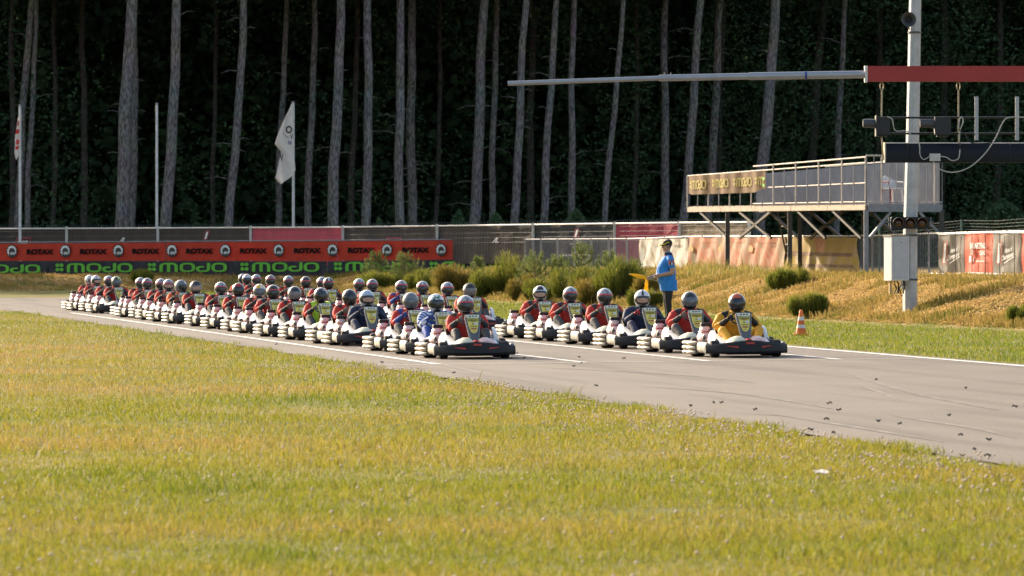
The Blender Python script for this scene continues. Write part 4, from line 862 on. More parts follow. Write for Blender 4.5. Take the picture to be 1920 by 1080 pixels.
# ------------------------------------------------------------------ flat shapes drawn on a fence, banner or panel
class Surf:
    """a vertical sheet standing on a ground polyline; (u, v) photo columns and rows are carried onto it"""
    def __init__(s, pts, off=0.): s.p = [Vector((xat(u, Y), Y)) for u, Y in pts]; s.u = [u for u, _ in pts]; s.off = off
    def xy(s, u):
        i = 0
        while i < len(s.p) - 2 and u > s.u[i + 1]: i += 1
        a, b = s.p[i], s.p[i + 1]; k = (u - 960) / F; d = b - a
        t = (k * a.y - a.x) / (d.x - k * d.y); return a + d * t, d.normalized()
    def at(s, u, v, lift=0., fold=0.):
        p, t = s.xy(u); n = Vector((t.y, -t.x)); n = n if n.y < 0 else -n
        q = p + n * (s.off + lift + fold); return Vector((q.x, q.y, H - (v - VH) / F * p.y))
def text_mesh(txt, bold=.0, shear=0.):
    c = bpy.data.curves.new('t', 'FONT'); c.body = txt; c.offset = bold; c.shear = shear; c.resolution_u = 3
    o = bpy.data.objects.new('t', c); COL.objects.link(o); dg = bpy.context.evaluated_depsgraph_get(); me = bpy.data.meshes.new_from_object(o.evaluated_get(dg))
    vs = [v.co.copy() for v in me.vertices]; fs = [tuple(p.vertices) for p in me.polygons]; bpy.data.objects.remove(o); bpy.data.meshes.remove(me)
    x0, x1 = min(v.x for v in vs), max(v.x for v in vs); y0, y1 = min(v.y for v in vs), max(v.y for v in vs)
    return [((v.x - x0) / (x1 - x0), 1 - (v.y - y0) / (y1 - y0)) for v in vs], fs
TXT = {}
def lettering(S, txt, u0, v0, u1, v1, mat, parent, origin, lift=.02, bold=.02, shear=0., skew=0., name='lettering', mirror=False, fold=None):
    key = (txt, bold, shear)
    if key not in TXT: TXT[key] = text_mesh(*key)
    vs, fs = TXT[key]; b = MB()
    if mirror: vs = [(1 - x, y) for x, y in vs]
    b.add([S.at(u0 + (u1 - u0) * x, v0 + (v1 - v0) * y + skew * x, lift, fold(u0 + (u1 - u0) * x, v0) if fold else 0) for x, y in vs], fs)
    return b.build(name, mat, parent, origin=origin)
def worn_marks(S, u0, v0, u1, v1, n, mat, parent, origin, lift, skew=0.):
    """small print too far away to read: a row of short strokes"""
    w = (u1 - u0) / n; rg = random.Random(int(u0 * 7 + v0))
    for k in range(n):
        a = u0 + w * k + w * .12; c = a + w * rg.uniform(.45, .76); t0 = v0 + (v1 - v0) * rg.choice((0, .25, .25)); dv = skew * k / n
        b = MB(); b.add([S.at(x, y + dv, lift) for x, y in ((a, t0), (c, t0), (c, v1), (a, v1))], [(0, 1, 2, 3)]); b.build('print_mark', mat, parent, origin=origin)
def ribbon(path, w, closed=False):
    """mitred strip along a 2D path -> verts, faces (no overlaps)"""
    P = [Vector(p) for p in path]; N = len(P); L, R = [], []
    for i in range(N):
        a = P[i - 1] if (i or closed) else None; c = P[(i + 1) % N] if (i < N - 1 or closed) else None
        t1 = (P[i] - a).normalized() if a is not None else None; t2 = (c - P[i]).normalized() if c is not None else None
        t = ((t1 or t2) + (t2 or t1)).normalized(); n = Vector((-t.y, t.x)); k = 1 / max(.4, n.dot(Vector((-(t1 or t2).y, (t1 or t2).x))))
        L.append(P[i] + n * w / 2 * k); R.append(P[i] - n * w / 2 * k)
    vs = L + R; fs = [(i, (i + 1) % N, N + (i + 1) % N, N + i) for i in range(N if closed else N - 1)]
    return vs, fs
def rnd(pts, r, closed=False, n=4):
    """round the corners of a polyline"""
    P = [Vector(p) for p in pts]; out = []; N = len(P)
    for i in range(N):
        if not closed and i in (0, N - 1): out.append(P[i]); continue
        a, b, c = P[i - 1], P[i], P[(i + 1) % N]; d1 = (a - b); d2 = (c - b); k = min(r, d1.length * .49, d2.length * .49)
        p, q = b + d1.normalized() * k, b + d2.normalized() * k
        for j in range(n + 1): t = j / n; out.append(p * (1 - t) ** 2 + b * 2 * t * (1 - t) + q * t * t)
    return out
def mojo_shapes():
    """clover and the four wide letters in a unit box (x 0..1, y 0..1 downward)"""
    W = .17; A = 4.1; sh = []        # A: width over height; drawn in units of the height
    def put(x0, pts, closed=False, r=.3): sh.append([((x0 + p.x) / A, p.y) for p in ribbon(rnd(pts, r, closed), W, closed)[0]] and ([( (x0 + p.x) / A, p.y) for p in ribbon(rnd(pts, r, closed), W, closed)[0]], ribbon(rnd(pts, r, closed), W, closed)[1]))
    h = W / 2
    put(.62, [(h, 1), (h, h), (.95 - h, h), (.95 - h, 1)]); put(.62, [(.475, W), (.475, 1)])
    put(1.66, [(h, h), (.80 - h, h), (.80 - h, 1 - h), (h, 1 - h)], True)
    put(2.50, [(.74 - h, 0), (.74 - h, 1 - h), (h, 1 - h), (h, .45), (.42, .45)])
    put(3.30, [(h, h), (.80 - h, h), (.80 - h, 1 - h), (h, 1 - h)], True)
    for i, (cx, cy) in enumerate(((.12, .22), (.34, .22), (.12, .70), (.34, .70))):
        sh.append(([((cx + .10 * math.cos(t) * (1 + .1 * math.cos(2 * t))) / A, cy + .20 * math.sin(t)) for t in [6.2832 * k / 10 for k in range(10)]], [tuple(range(10))]))
    return sh
MOJO = mojo_shapes()
def mojo(S, u0, v0, u1, v1, mat, parent, origin, lift=.02, mirror=False, fold=None, slope=0.):
    for vs, fs in MOJO:
        b = MB(); b.add([S.at(u0 + (u1 - u0) * ((1 - x) if mirror else x), v0 + (v1 - v0) * y + slope * x, lift, fold(u0 + (u1 - u0) * x, v0) if fold else 0) for x, y in vs], fs); b.build('green_letter', mat, parent, origin=origin)
def banner(name, S, u0, u1, top, bot, mat, label, cat='banner', group=None, fold=None, nu=24, nv=5, lift=.0):
    """top, bot: functions of u giving photo rows"""
    base = S.at((u0 + u1) / 2, bot((u0 + u1) / 2), lift); t = empty(name, base); b = MB(); fr, bk = [], []
    for j in range(nv + 1):
        r1, r2 = [], []
        for i in range(nu + 1):
            u = u0 + (u1 - u0) * i / nu; v = top(u) + (bot(u) - top(u)) * j / nv; f = fold(u, v) if fold else .012 * math.sin(u * .21 + j) + .008 * math.sin(u * .53 + j * 1.7)
            r1.append(S.at(u, v, lift, f)); r2.append(S.at(u, v, lift - .006, f))
        fr.append(r1); bk.append(r2)
    b.loft(fr, 0, False, False); b.loft(bk, 0, False, False); b.loft([fr[0], bk[0]], 0, False, False); b.loft([fr[-1], bk[-1]], 0, False, False)
    b.build('cloth', mat, t, smooth=70, origin=base); tag(t, label, cat, group); return t, base
# ------------------------------------------------------------------ materials of fences and banners
M_GALV = pm('galvanised_steel', (.17, .175, .19), .5, .4, var=.12, scale=12); M_GALVL = pm('bright_galvanised_tube', (.52, .50, .47), .45, .35, var=.1); M_DKSTEEL = pm('dark_painted_steel', (.07, .075, .08), .5, .3)
M_CREAMP = pm('cream_fence_paint', (.62, .58, .52), .6, var=.08)
C_RED = pm('red_banner_cloth', (.62, .055, .022), .7, trans=.35, var=.05); C_BLK = pm('black_banner_cloth', (.022, .022, .026), .75, var=.2, scale=3); C_GRN = pm('green_print', (.14, .50, .035), .6, trans=.1); C_INK = pm('dark_banner_ink', (.016, .009, .009), .85, spec=.1)
C_WHT = pm('white_print', (.68, .67, .64), .6); C_BRN = pm('brown_screen_cloth', (.060, .045, .035), .8, trans=.12, var=.12, scale=2); C_PINK = pm('pink_screen_cloth', (.62, .10, .13), .8, trans=.4, var=.1, scale=2); C_PINK_SHADE = pm('shaded_pink_screen_cloth', (.42, .06, .09), .8, trans=.35, var=.12, scale=2); C_DGREY = pm('charcoal_screen_cloth', (.030, .030, .031), .8, trans=.1, var=.2, scale=2)  # the darker pink is the pink screen with the forest shadow in its colour
C_TAN = pm('tan_screen_cloth', (.26, .19, .12), .8, trans=.35, var=.12, scale=2)
# ------------------------------------------------------------------ low steel barriers along the bank top
BAR = Surf([(-260, 226), (0, 222), (945, 211), (1290, 185), (1700, 160), (1920, 153), (2150, 147)])
def rail_v(u): return float(np.interp(u, [0, 945, 1200, 1290, 1613, 1750, 1920, 2150], [455, 449, 447.5, 443.5, 442.5, 437.5, 433.5, 430]))
def barriers():
    # walk along the polyline in steps of one barrier
    us_ = [-60.]; u = -60.
    while u < 2020:
        p, _ = BAR.xy(u); q = u
        while (BAR.xy(q)[0] - p).length < 2.48: q += 1.
        us_.append(q); u = q
    for i, (a, c) in enumerate(zip(us_[:-1], us_[1:])):
        p, _ = BAR.xy(a + 1); q, _ = BAR.xy(c - 1); zb = gz1(*((p + q) / 2)) ; zt0, zt1 = H - (rail_v(a) - VH) / F * p.y, H - (rail_v(c) - VH) / F * q.y
        P, Q = Vector((*p, zb + .06)), Vector((*q, zb + .06)); P1, Q1 = Vector((*p, zt0)), Vector((*q, zt1)); base = Vector((*((p + q) / 2), zb)); t = empty('steel_barrier', base)
        M_ = M_GALV if a < 1150 else M_GALVL; b = MB(); b.tube([P1, Q1], .021, 8); b.build('top_rail', M_, t, smooth=True, origin=base)
        MB().tube([P, Q], .018, 6).build('bottom_rail', M_GALV, t, origin=base)
        for A_, B_ in ((P, P1), (Q, Q1)): MB().tube([A_ - Vector((0, 0, .08)), B_], .019, 6).build('end_post', M_GALV, t, origin=base)
        b = MB(); n = 20
        for k in range(1, n): f = k / n; b.tube([P + (Q - P) * f, P1 + (Q1 - P1) * f], .0075, 4, cap=False)
        tag(b.build('bars', M_GALV, t, origin=base), kind='stuff')
        for f in (.15, .85): MB().box(P + (Q - P) * f - Vector((0, 0, .05)), (.05, .5, .02)).build('foot', M_GALV, t, origin=base)
        tag(t, f'low grey steel crowd barrier, {ORD[i]} along the bank from the left' if i < len(ORD) else 'low grey steel crowd barrier at the right end', 'barrier', 'steel barriers along the bank')
barriers()
# red banners
edges = [-12, 312, 633, 948]; logos = [25, 125, 224.5, 325, 425, 525, 626, 728, 829.5, 934]; words = [-17, 78, 178, 276, 377, 478, 579, 680, 782, 884]
SB = Surf([(-260, 226), (0, 222), (945, 211), (1290, 185), (1700, 160), (1920, 153), (2150, 147)], .05)
names = ['leftmost red banner with round gear emblems above the black one', 'middle red banner with round gear emblems behind the drivers', 'right red banner with round gear emblems ending above the bushes']
rt = lambda u: float(np.interp(u, [0, 945], [457, 450])); rb = lambda u: float(np.interp(u, [0, 620, 920, 948], [489, 489, 486, 481]))
for i in range(3):
    u0, u1 = edges[i] + 1, edges[i + 1] - 1; t, base = banner('red_banner', SB, u0, u1, rt, rb, C_RED, names[i], group='red banners', nu=60)
    for lu in logos:
        if u0 < lu < u1:
            cv = float(np.interp(lu, [0, 945], [471, 468])); g = MB()
            ring = []
            for k in range(48):
                a = 6.2832 * k / 48; r = 1.0 if (k // 2) % 2 else .86; ring.append(SB.at(lu + 9.2 * r * math.cos(a), cv - 11.2 * r * math.sin(a), .06))
            disc = [SB.at(lu + 10.2 * math.cos(6.2832 * k / 24), cv - 12.4 * math.sin(6.2832 * k / 24), .05) for k in range(24)]
            g.add(disc, [tuple(range(24))]); em = g.build('emblem_disc', C_INK, t, origin=base)
            g = MB(); g.add(ring, [tuple(range(48))]); g.build('emblem_gear', C_WHT, em, origin=base)
            g = MB(); g.add([SB.at(lu + .5 + 5.6 * math.cos(6.2832 * k / 20), cv + .5 - 6.6 * math.sin(6.2832 * k / 20), .068) for k in range(20)], [tuple(range(20))]); g.build('emblem_hub', pm('emblem_dark', (.03, .028, .028), .6), em, origin=base)
            g = MB(); g.add([SB.at(lu + x, cv + y, .066) for x, y in ((-4, 2.5), (9.6, 1.5), (9.0, 6.5), (5, 11), (-3, 11.4), (-6, 9))], [(0, 1, 2, 3, 4, 5)]); g.build('emblem_lower', pm('emblem_dark', (.03, .028, .028), .6), em, origin=base)
            lettering(SB, 'BRP', lu - 2.5, cv + 1.8, lu + 9, cv + 6.6, C_WHT, em, base, .076, .035, .25)
    for wu in words:
        if u0 < wu < u1: lettering(SB, 'ROTAX', wu - 25.5, float(np.interp(wu, [0, 945], [467.5, 463])), wu + 25.5, float(np.interp(wu, [0, 945], [477.5, 473.5])), C_INK, t, base, .05, .075)
mt_ = lambda u: float(np.interp(u, [0, 620, 948, 965], [489.8, 489.8, 487, 485])); mb_ = lambda u: float(np.interp(u, [0, 500, 965], [515, 517, 512]))
me_ = [-15, 92, 266, 440, 615, 793, 966]; mo = [None, (106, 251), (279, 428), (452.5, 601), (628, 774), (807, 957)]
for i in range(6):
    t, base = banner('black_banner', SB, me_[i] + .7, me_[i + 1] - .7, mt_, mb_, C_BLK, f'black banner with green lettering, {ORD[i]} from the left along the fence foot', group='black banners', nu=30, lift=.015)
    if i: a, c = mo[i]; mojo(SB, a, float(np.interp(a, [0, 965], [494, 489.5])), c, float(np.interp(a, [0, 965], [511, 507.5])), C_GRN, t, base, .05)
    if not i:
        for vs, fs in MOJO[2:5]:
            q = [(-68 + 146 * x, 496 + 16 * y) for x, y in vs]
            if max(p[0] for p in q) > -8: b = MB(); b.add([SB.at(max(p[0], -13), p[1], .05) for p in q], fs); b.build('green_letter', C_GRN, t, origin=base)
# sun-bleached printed sheets, seen from behind against the light
def creased(c1, c2, c3, name, trans=.55, sx=(.5, 1, 1)):
    m = bpy.data.materials.new(name); m.use_nodes = True; n, l = m.node_tree.nodes, m.node_tree.links; b = n['Principled BSDF']; tc = n.new('ShaderNodeTexCoord'); mp = n.new('ShaderNodeMapping'); mp.inputs['Scale'].default_value = sx
    z = n.new('ShaderNodeTexNoise'); z.inputs['Scale'].default_value = 2.2; z.inputs['Detail'].default_value = 3; l.new(tc.outputs['Object'], mp.inputs['Vector']); l.new(mp.outputs[0], z.inputs['Vector'])
    r = n.new('ShaderNodeValToRGB'); r.color_ramp.elements.new(.5)
    for e, (p, c) in zip(r.color_ramp.elements, ((.38, c1), (.5, c2), (.62, c3))): e.position = p; e.color = (*c, 1)
    l.new(z.outputs['Fac'], r.inputs['Fac']); l.new(r.outputs[0], b.inputs['Base Color']); b.inputs['Roughness'].default_value = .55
    t = n.new('ShaderNodeBsdfTranslucent'); mx = n.new('ShaderNodeMixShader'); mx.inputs[0].default_value = trans; l.new(r.outputs[0], t.inputs['Color']); l.new(b.outputs[0], mx.inputs[1]); l.new(t.outputs[0], mx.inputs[2]); l.new(mx.outputs[0], n['Material Output'].inputs['Surface']); return m
C_BLEACH = creased((.50, .43, .33), (.72, .68, .60), (.78, .75, .68), 'bleached_white_sheet'); C_SALMON = creased((.46, .36, .25), (.58, .26, .15), (.62, .48, .36), 'bleached_orange_sheet', sx=(1, 1, .25)); C_OCHRE = creased((.50, .38, .25), (.58, .44, .10), (.56, .45, .33), 'bleached_ochre_sheet', sx=(1, 1, .6))
def crease(seed, amp=.07):
    return lambda u, v: amp * (abs(math.sin(u * .085 + seed + (v - 480) * .012)) ** .6 - .5) + amp * .5 * math.sin(u * .31 + v * .09 + seed)
t, base = banner('white_banner', SB, 1203, 1294, lambda u: 449 + (u - 1203) * -.02, lambda u: 503 - 2 * math.sin((u - 1203) / 91 * 3.14), C_BLEACH, 'sun bleached white creased banner behind the flag marshal', fold=crease(1), nu=40, nv=8)
lettering(SB, 'RACE', 1228, 452, 1240, 460, pm('faint_print', (.30, .26, .21), .7), t, base, .09, .01); worn_marks(SB, 1242, 452, 1253, 460, 3, MATS['faint_print'], t, base, .09); lettering(SB, 'FOR', 1255, 452, 1265, 460.5, C_INK, t, base, .09, .01); worn_marks(SB, 1268, 452, 1280, 460, 4, MATS['faint_print'], t, base, .09)
t, base = banner('orange_banner', SB, 1295, 1476, lambda u: rail_v(u) + 1.5 + 1.2 * math.sin(u * .1), lambda u: 508 + 2 * math.sin(u * .05), C_SALMON, 'creased translucent orange banner behind the platform posts', fold=crease(2.2), nu=70, nv=8)
for k in range(3):
    u = 1308 + 56 * k; M_ = pm('orange_block_print', (.62, .20, .095), .7, trans=.5, col2=(.62, .40, .28), scale=5)
    for (a, c, v0, v1) in ((6, 38, 446.5, 455), (10, 34, 466, 500)):
        b = MB(); N = 10; r = [[SB.at(u + a + (c - a) * i / N, v0 + (v1 - v0) * j / 4, .012, crease(2.2)(u + a + (c - a) * i / N, v0 + (v1 - v0) * j / 4)) for i in range(N + 1)] for j in range(5)]; b.loft(r, 0, False, False); b.build('orange_print', M_, t, smooth=70, origin=base)
    b = MB(); b.add([SB.at(u - 7 + a_, 466 + b__, .05) for a_, b__ in ((-4, 6), (-4.5, 0), (-3, -4), (0, -7), (3, -4), (4.5, 0), (4, 6))], [tuple(range(7))]); b.build('yellow_print', pm('yellow_block_print', (.60, .43, .20), .7, trans=.5), t, origin=base)
t, base = banner('ochre_banner', SB, 1478, 1613, lambda u: 444 + (u - 1478) * .016, lambda u: 507 + (u - 1478) * .08 - 3 * math.sin((u - 1478) * .06) ** 2, C_OCHRE, 'creased translucent yellow and brown banner right of the platform post', fold=crease(.4), nu=60, nv=8)
for a, c, v0, v1, m_ in ((1482, 1606, 447, 471, pm('ochre_block', (.58, .43, .12), .7, trans=.5, col2=(.50, .40, .22), scale=6)), (1482, 1606, 472, 479, pm('brown_block', (.30, .20, .14), .7, trans=.45)), (1482, 1606, 494, 500, MATS['brown_block'] if 'brown_block' in MATS else None), (1536, 1552, 444.8, 471.5, pm('peach_block', (.66, .36, .24), .7, trans=.5))):
    b = MB(); N = 40; lf = .022 if c - a < 40 else .012
    b.loft([[SB.at(a + (c - a) * i / N, v0 + (v1 - v0) * j / 4 + (a + (c - a) * i / N - 1478) * .02, lf, crease(.4)(a + (c - a) * i / N, v0 + (v1 - v0) * j / 4)) for i in range(N + 1)] for j in range(5)], 0, False, False); b.build('printed_band', m_, t, smooth=70, origin=base)
# right-hand sponsor banners with straps
C_TAUPE = pm('taupe_banner_vinyl', (.115, .10, .082), .5, trans=.12, var=.1, scale=2); C_ORED = pm('orange_red_banner_vinyl', (.70, .105, .045), .55, trans=.25, var=.05)
tp = lambda u: float(np.interp(u, [1763, 1860, 1920, 2010], [439, 435.5, 436, 436])); bt = lambda u: float(np.interp(u, [1763, 1830, 1920, 2010], [513.5, 511.5, 515, 517]))
for i, (a, c, m_, lb) in enumerate(((1763, 1811.5, C_TAUPE, 'taupe banner with a white numeral one at the left of the right hand row'), (1812, 1864.5, C_ORED, 'orange red banner with white block lettering between two taupe ones'), (1865, 1918, C_TAUPE, 'taupe banner with a white numeral one near the right picture edge'), (1918.5, 2005, C_ORED, 'orange red banner cut by the right picture edge'))):
    t, base = banner('sponsor_banner', SB, a, c, tp, bt, m_, lb, group='vinyl banners at the right', nu=30, nv=8, fold=lambda u, v: .012 * math.sin(u * .3) + .01 * math.sin(u * .11 + v * .1))
    for vv in (tp, bt):
        b = MB(); b.loft([[SB.at(a + (c - a) * j / 12, vv(a + (c - a) * j / 12) + d, .03) for j in range(13)] for d in (-1.2, 1.2)], 0, False, False); b.build('white_hem', C_WHT, t, origin=base)
    if m_ is C_TAUPE:
        k = a - 1763
        lettering(SB, '1', 1774 + k, 456, 1780 + k, 493, C_WHT, t, base, .045, .05, .15, name='numeral'); 
        b = MB(); vs, fs = ribbon([(1772 + k, 495), (1776 + k, 453), (1781.5 + k, 453), (1780 + k, 495)], .9, True); b.add([SB.at(x, y, .038) for x, y in vs], fs); b.build('red_outline', C_ORED, t, origin=base)
        lettering(SB, 'Home of', 1788 + k, 466, 1802 + k, 475, C_WHT, t, base, .045, .01, .3, -5); lettering(SB, 'Champions', 1782 + k, 480, 1804 + k, 492, C_WHT, t, base, .045, .015, .3, -9)
        b = MB(); vs, fs = ribbon([(1786 + k, 494), (1796 + k, 487), (1805 + k, 481.5)], 1.3); b.add([SB.at(x, y, .045) for x, y in vs], fs); b.build('underline', C_WHT, t, origin=base)
    elif i == 1:
        lettering(SB, 'KARTING', 1829, 455, 1854.5, 466.5, C_WHT, t, base, .045, .03); lettering(SB, 'GEAR', 1842.5, 469.5, 1854.5, 478.5, C_WHT, t, base, .045, .02); worn_marks(SB, 1836, 488, 1854, 491.5, 10, C_WHT, t, base, .045)
        for x0, y0, x1, y1 in ((1824.5, 455, 1828, 466.5), (1826, 468, 1829.5, 478.5), (1822.5, 480, 1826.5, 491.5), (1830, 483, 1831.5, 490.5)):
            b = MB(); b.add([SB.at(x, y, .045) for x, y in ((x0 + .6, y0), (x1 + .6, y0), (x1, y1), (x0, y1))], [(0, 1, 2, 3)]); b.build('block_mark', C_WHT, t, origin=base)
for i, u in enumerate((1798.5, 1829.8, 1854.8, 1882, 1909.5)):
    p = SB.at(u, 437, .07); q = SB.at(u, 520, .07); b = MB(); b.tube([p, q], .012, 6)
    tag(b.build('dark_strap_post', M_DKSTEEL, origin=q), f'thin dark post in front of the right hand banners, {ORD[i]} from the left', 'post', 'dark posts before the banners')
# ------------------------------------------------------------------ tall mesh fence behind
BF = Surf([(-260, 240), (0, 236), (640, 219), (1240, 200), (1420, 193)])
def bf_top(u): return float(np.interp(u, [0, 640, 1240, 1420], [424.5, 421.5, 413.5, 412]))
seg = [-60, 125, 296, 470, 643, 819.5, 999.5, 1152.5, 1274, 1405]
cl = [C_BRN, C_BRN, C_BRN, C_PINK, C_BRN, C_BRN, C_DGREY, C_PINK_SHADE, C_TAN]; cn = ['brown', 'brown', 'brown', 'bright pink', 'brown', 'brown', 'charcoal', 'shade-darkened pink', 'tan']
def tall_fence():
    for i in range(9):
        a, c = seg[i], seg[i + 1]; pa = BF.at(a, bf_top(a)); pc = BF.at(c, bf_top(c)); zb = gz1(pa.x, pa.y); base = Vector(((pa.x + pc.x) / 2, (pa.y + pc.y) / 2, zb)); t = empty('mesh_fence', base)
        b = MB(); b.beam(Vector((pc.x, pc.y - .04, zb - .1)), pc + Vector((0, -.04, -.02)), .10, .06); b.build('post', M_CREAMP, t, origin=base)
        b = MB(); b.tube([BF.at(a + 2, bf_top(a) + 4.5, .03), BF.at(c - 2, bf_top(c) + 4.5, .03)], .035, 6); b.build('top_rail', M_CREAMP, t, origin=base)
        b = MB(); n = 34
        for k in range(n + 1):
            u = a + (c - a) * k / n; p = BF.at(u, bf_top(u), .02); b.tube([Vector((p.x, p.y, zb + .1)), p], .0035, 4, cap=False)
            b.tube([p, p + Vector((0, 0, .06))], [.014, .003], 4)
        for v in (10, 19, 28, 37): b.tube([BF.at(a + 1, bf_top(a) + v, .024), BF.at(c - 1, bf_top(c) + v, .024)], .006, 4)
        tag(b.build('wire_mesh', pm('blue_grey_wire', (.075, .095, .11), .6, .2), t, origin=base), kind='stuff')
        b = MB(); fr = [[BF.at(a + 2.5 + (c - a - 5) * k / 30, bf_top(a + (c - a) * k / 30) + 6 + 70 * j / 6, -.03, .02 * math.sin(k * .7 + i) + .012 * math.sin(k * 1.9 + j)) for k in range(31)] for j in range(7)]
        b.loft(fr, 0, False, False); sc_ = b.build('screen_cloth', cl[i], t, smooth=70, origin=base)
        if i in (2, 6):
            u = 388 if i == 2 else 1082; v = bf_top(u) + (12 if i == 2 else 15); lettering(BF, '1', u - 3, v, u + 4.5, v + 13.5, C_WHT, sc_, base, .05, .04, .25, name='numeral'); b = MB(); vs, fs = ribbon([(u - 5, v + 15), (u - 1, v - 1.5), (u + 6, v - 1.5), (u + 3, v + 15)], .8, True); b.add([BF.at(x, y, .045) for x, y in vs], fs); b.build('red_outline', C_PINK, sc_, origin=base)
        if i == 6: lettering(BF, 'Home of', 1078, 449.5, 1090, 453, C_WHT, sc_, base, .05, .01, .3, -2); lettering(BF, 'Champions', 1069, 456, 1092, 461, C_WHT, sc_, base, .05, .015, .3, -4.5); lettering(BF, 'www', 1046, 477, 1059, 481, C_WHT, sc_, base, .05, .01); worn_marks(BF, 1062, 475.5, 1109, 480.5, 12, C_WHT, sc_, base, .05)
        if i in (0, 4):
            u = 44 if i == 0 else 738; b = MB(); vs, fs = ribbon([(u - 16, 462), (u - 10, 446.5), (u + 15, 446.5), (u + 13, 462)], 2., True); b.add([BF.at(x, y, .045) for x, y in vs], fs); b.build('pink_outline', C_PINK, sc_, origin=base)
            b = MB(); b.add([BF.at(x, y, .05) for x, y in ((u - 9, 452), (u + 10, 451), (u + 9, 458), (u - 10, 458))], [(0, 1, 2, 3)]); b.build('white_mark', C_WHT, sc_, origin=base)
        if i in (1, 5):
            u = 232 if i == 1 else 932; b = MB(); vs, fs = ribbon([(u - 6, 455), (u + 1, 446), (u + 3, 447), (u - 1, 454), (u + 5, 454)], 1.5); b.add([BF.at(x, y, .05) for x, y in vs], fs); b.build('white_mark', C_WHT, sc_, origin=base)
        nth = {0: 'leftmost ', 1: 'second ', 2: 'third ', 4: 'just right of the pink one, ', 5: 'left of the charcoal one, '}.get(i, '')
        tag(t, f'tall mesh fence panel with {cn[i]} cloth, {nth}behind the banners' if nth else f'tall mesh fence panel with {cn[i]} screen cloth at the forest edge', 'fence', 'tall mesh fence at the forest edge')
tall_fence()
# green mesh fence far right
for i, (u, vt) in enumerate(((1649, 422), (1803, 411.5), (1935, 408))):
    Y = 186 - i * 3; p = at(u, vt, Y); zb = gz1(p.x, p.y); b = MB(); b.tube([Vector((p.x, p.y, zb - .1)), p], .035, 6)
    tag(b.build('green_post', pm('green_fence_post', (.02, .09, .07), .5), origin=(p.x, p.y, zb)), ['green fence post under the platform', 'green fence post right of the platform behind the barrier', 'green fence post past the right picture edge'][i], 'fence post', 'green wire fence posts')
for k in range(4):
    a = at(1649, 424 + k * 5, 186); c = at(1803, 413.5 + k * 5.5, 183); d = at(1935, 409 + k * 6.5, 180); b = MB(); b.tube([a, (a + c) / 2 - Vector((0, 0, .05)), c, (c + d) / 2 - Vector((0, 0, .05)), d], .006, 4)
    tag(b.build('fence_wire', M_DKSTEEL, origin=a), f'thin wire strung between green posts, {ORD[k]} from the top', 'wire', 'wires of the green fence')
# ------------------------------------------------------------------ flagpoles and flags
def pole(u, vt, label):
    Y = 230.; p = at(u, vt, Y); zb = gz1(p.x, Y); b = MB(); b.tube([(p.x, Y, zb - .1), (p.x, Y, p.z)], [.058, .050], 10); t = empty('flagpole', (p.x, Y, zb)); b.build('pole', pm('white_flagpole', (.60, .59, .56), .45), t, smooth=True, origin=(p.x, Y, zb))
    MB().lathe((p.x, Y, p.z), [(.03, -.02), (.065, 0), (.065, .04), (.02, .07)], 10).build('finial', M_GALV, t, smooth=True, origin=(p.x, Y, zb)); tag(t, label, 'flagpole', 'flagpoles behind the fence')
pole(37.5, 199, 'white flagpole at far left carrying the red and white flag'); pole(294, 196, 'bare white flagpole without a flag'); pole(550, 193, 'white flagpole carrying the large white flag')
def flag(name, rows, mat, label, Y=229.9, amp=.10):
    """rows: (v, u left, u right) down the cloth"""
    base = at(rows[0][2], rows[-1][0], Y); t = empty(name, base); b = MB(); fr, bk = [], []; n = 10
    for j, (v, ul, ur) in enumerate(rows):
        r1, r2 = [], []
        for i in range(n + 1):
            f = i / n; p = at(ur + (ul - ur) * f, v, Y); dy = amp * f * math.sin(f * 7 + j * .9) - .06
            r1.append(p + Vector((0, dy, 0))); r2.append(p + Vector((0, dy + .012, 0)))
        fr.append(r1); bk.append(r2)
    b.loft(fr, 0, False, False); b.loft(bk, 0, False, False); b.loft([[r[-1] for r in fr], [r[-1] for r in bk]], 0, False, False); b.loft([fr[0], bk[0]], 0, False, False); b.loft([fr[-1], bk[-1]], 0, False, False)
    b.build('cloth', mat, t, smooth=60, origin=base); tag(t, label, 'flag', 'flags on the poles'); return t, base
C_FLAG = pm('white_flag_cloth', (.80, .77, .73), .75, trans=.5, var=.05)
t, base = flag('white_flag', [(193, 547.5, 549), (203, 543, 549), (215, 537, 549), (230, 530, 549), (245, 524, 549), (258, 519, 549), (270, 515, 549.5), (276, 520, 549.5), (284, 527, 549.5), (292, 526, 551), (305, 523, 553), (318, 520, 554), (328, 518, 550), (334, 516, 543), (340, 521, 534), (345, 526, 528)], C_FLAG, 'large white flag with dark letters hanging from its pole')
FS = Surf([(500, 229.55), (560, 229.55)])
lettering(FS, 'O', 535.5, 236, 548, 250, C_INK, t, base, .0, .03, name='flag_letter'); lettering(FS, 'V', 544, 250.5, 549, 262, C_INK, t, base, .0, .02, name='flag_letter'); lettering(FS, 'V', 525, 288, 531, 303, C_INK, t, base, .0, .03, name='flag_letter'); worn_marks(FS, 530, 249, 541, 251.5, 5, pm('blue_flag_ink', (.10, .14, .28), .7), t, base, .0, 9); worn_marks(FS, 540, 262, 547, 271, 2, MATS['blue_flag_ink'], t, base, .0)
t, base = flag('red_white_flag', [(216, 35.5, 37), (226, 33, 37), (240, 31, 37), (252, 29, 37), (262, 28, 37), (272, 28.5, 37), (284, 27, 37), (292, 28, 35), (299, 29.5, 32)], C_FLAG, 'limp red and white flag at the far left pole', amp=.05)
FS2 = Surf([(20, 229.6), (45, 229.6)])
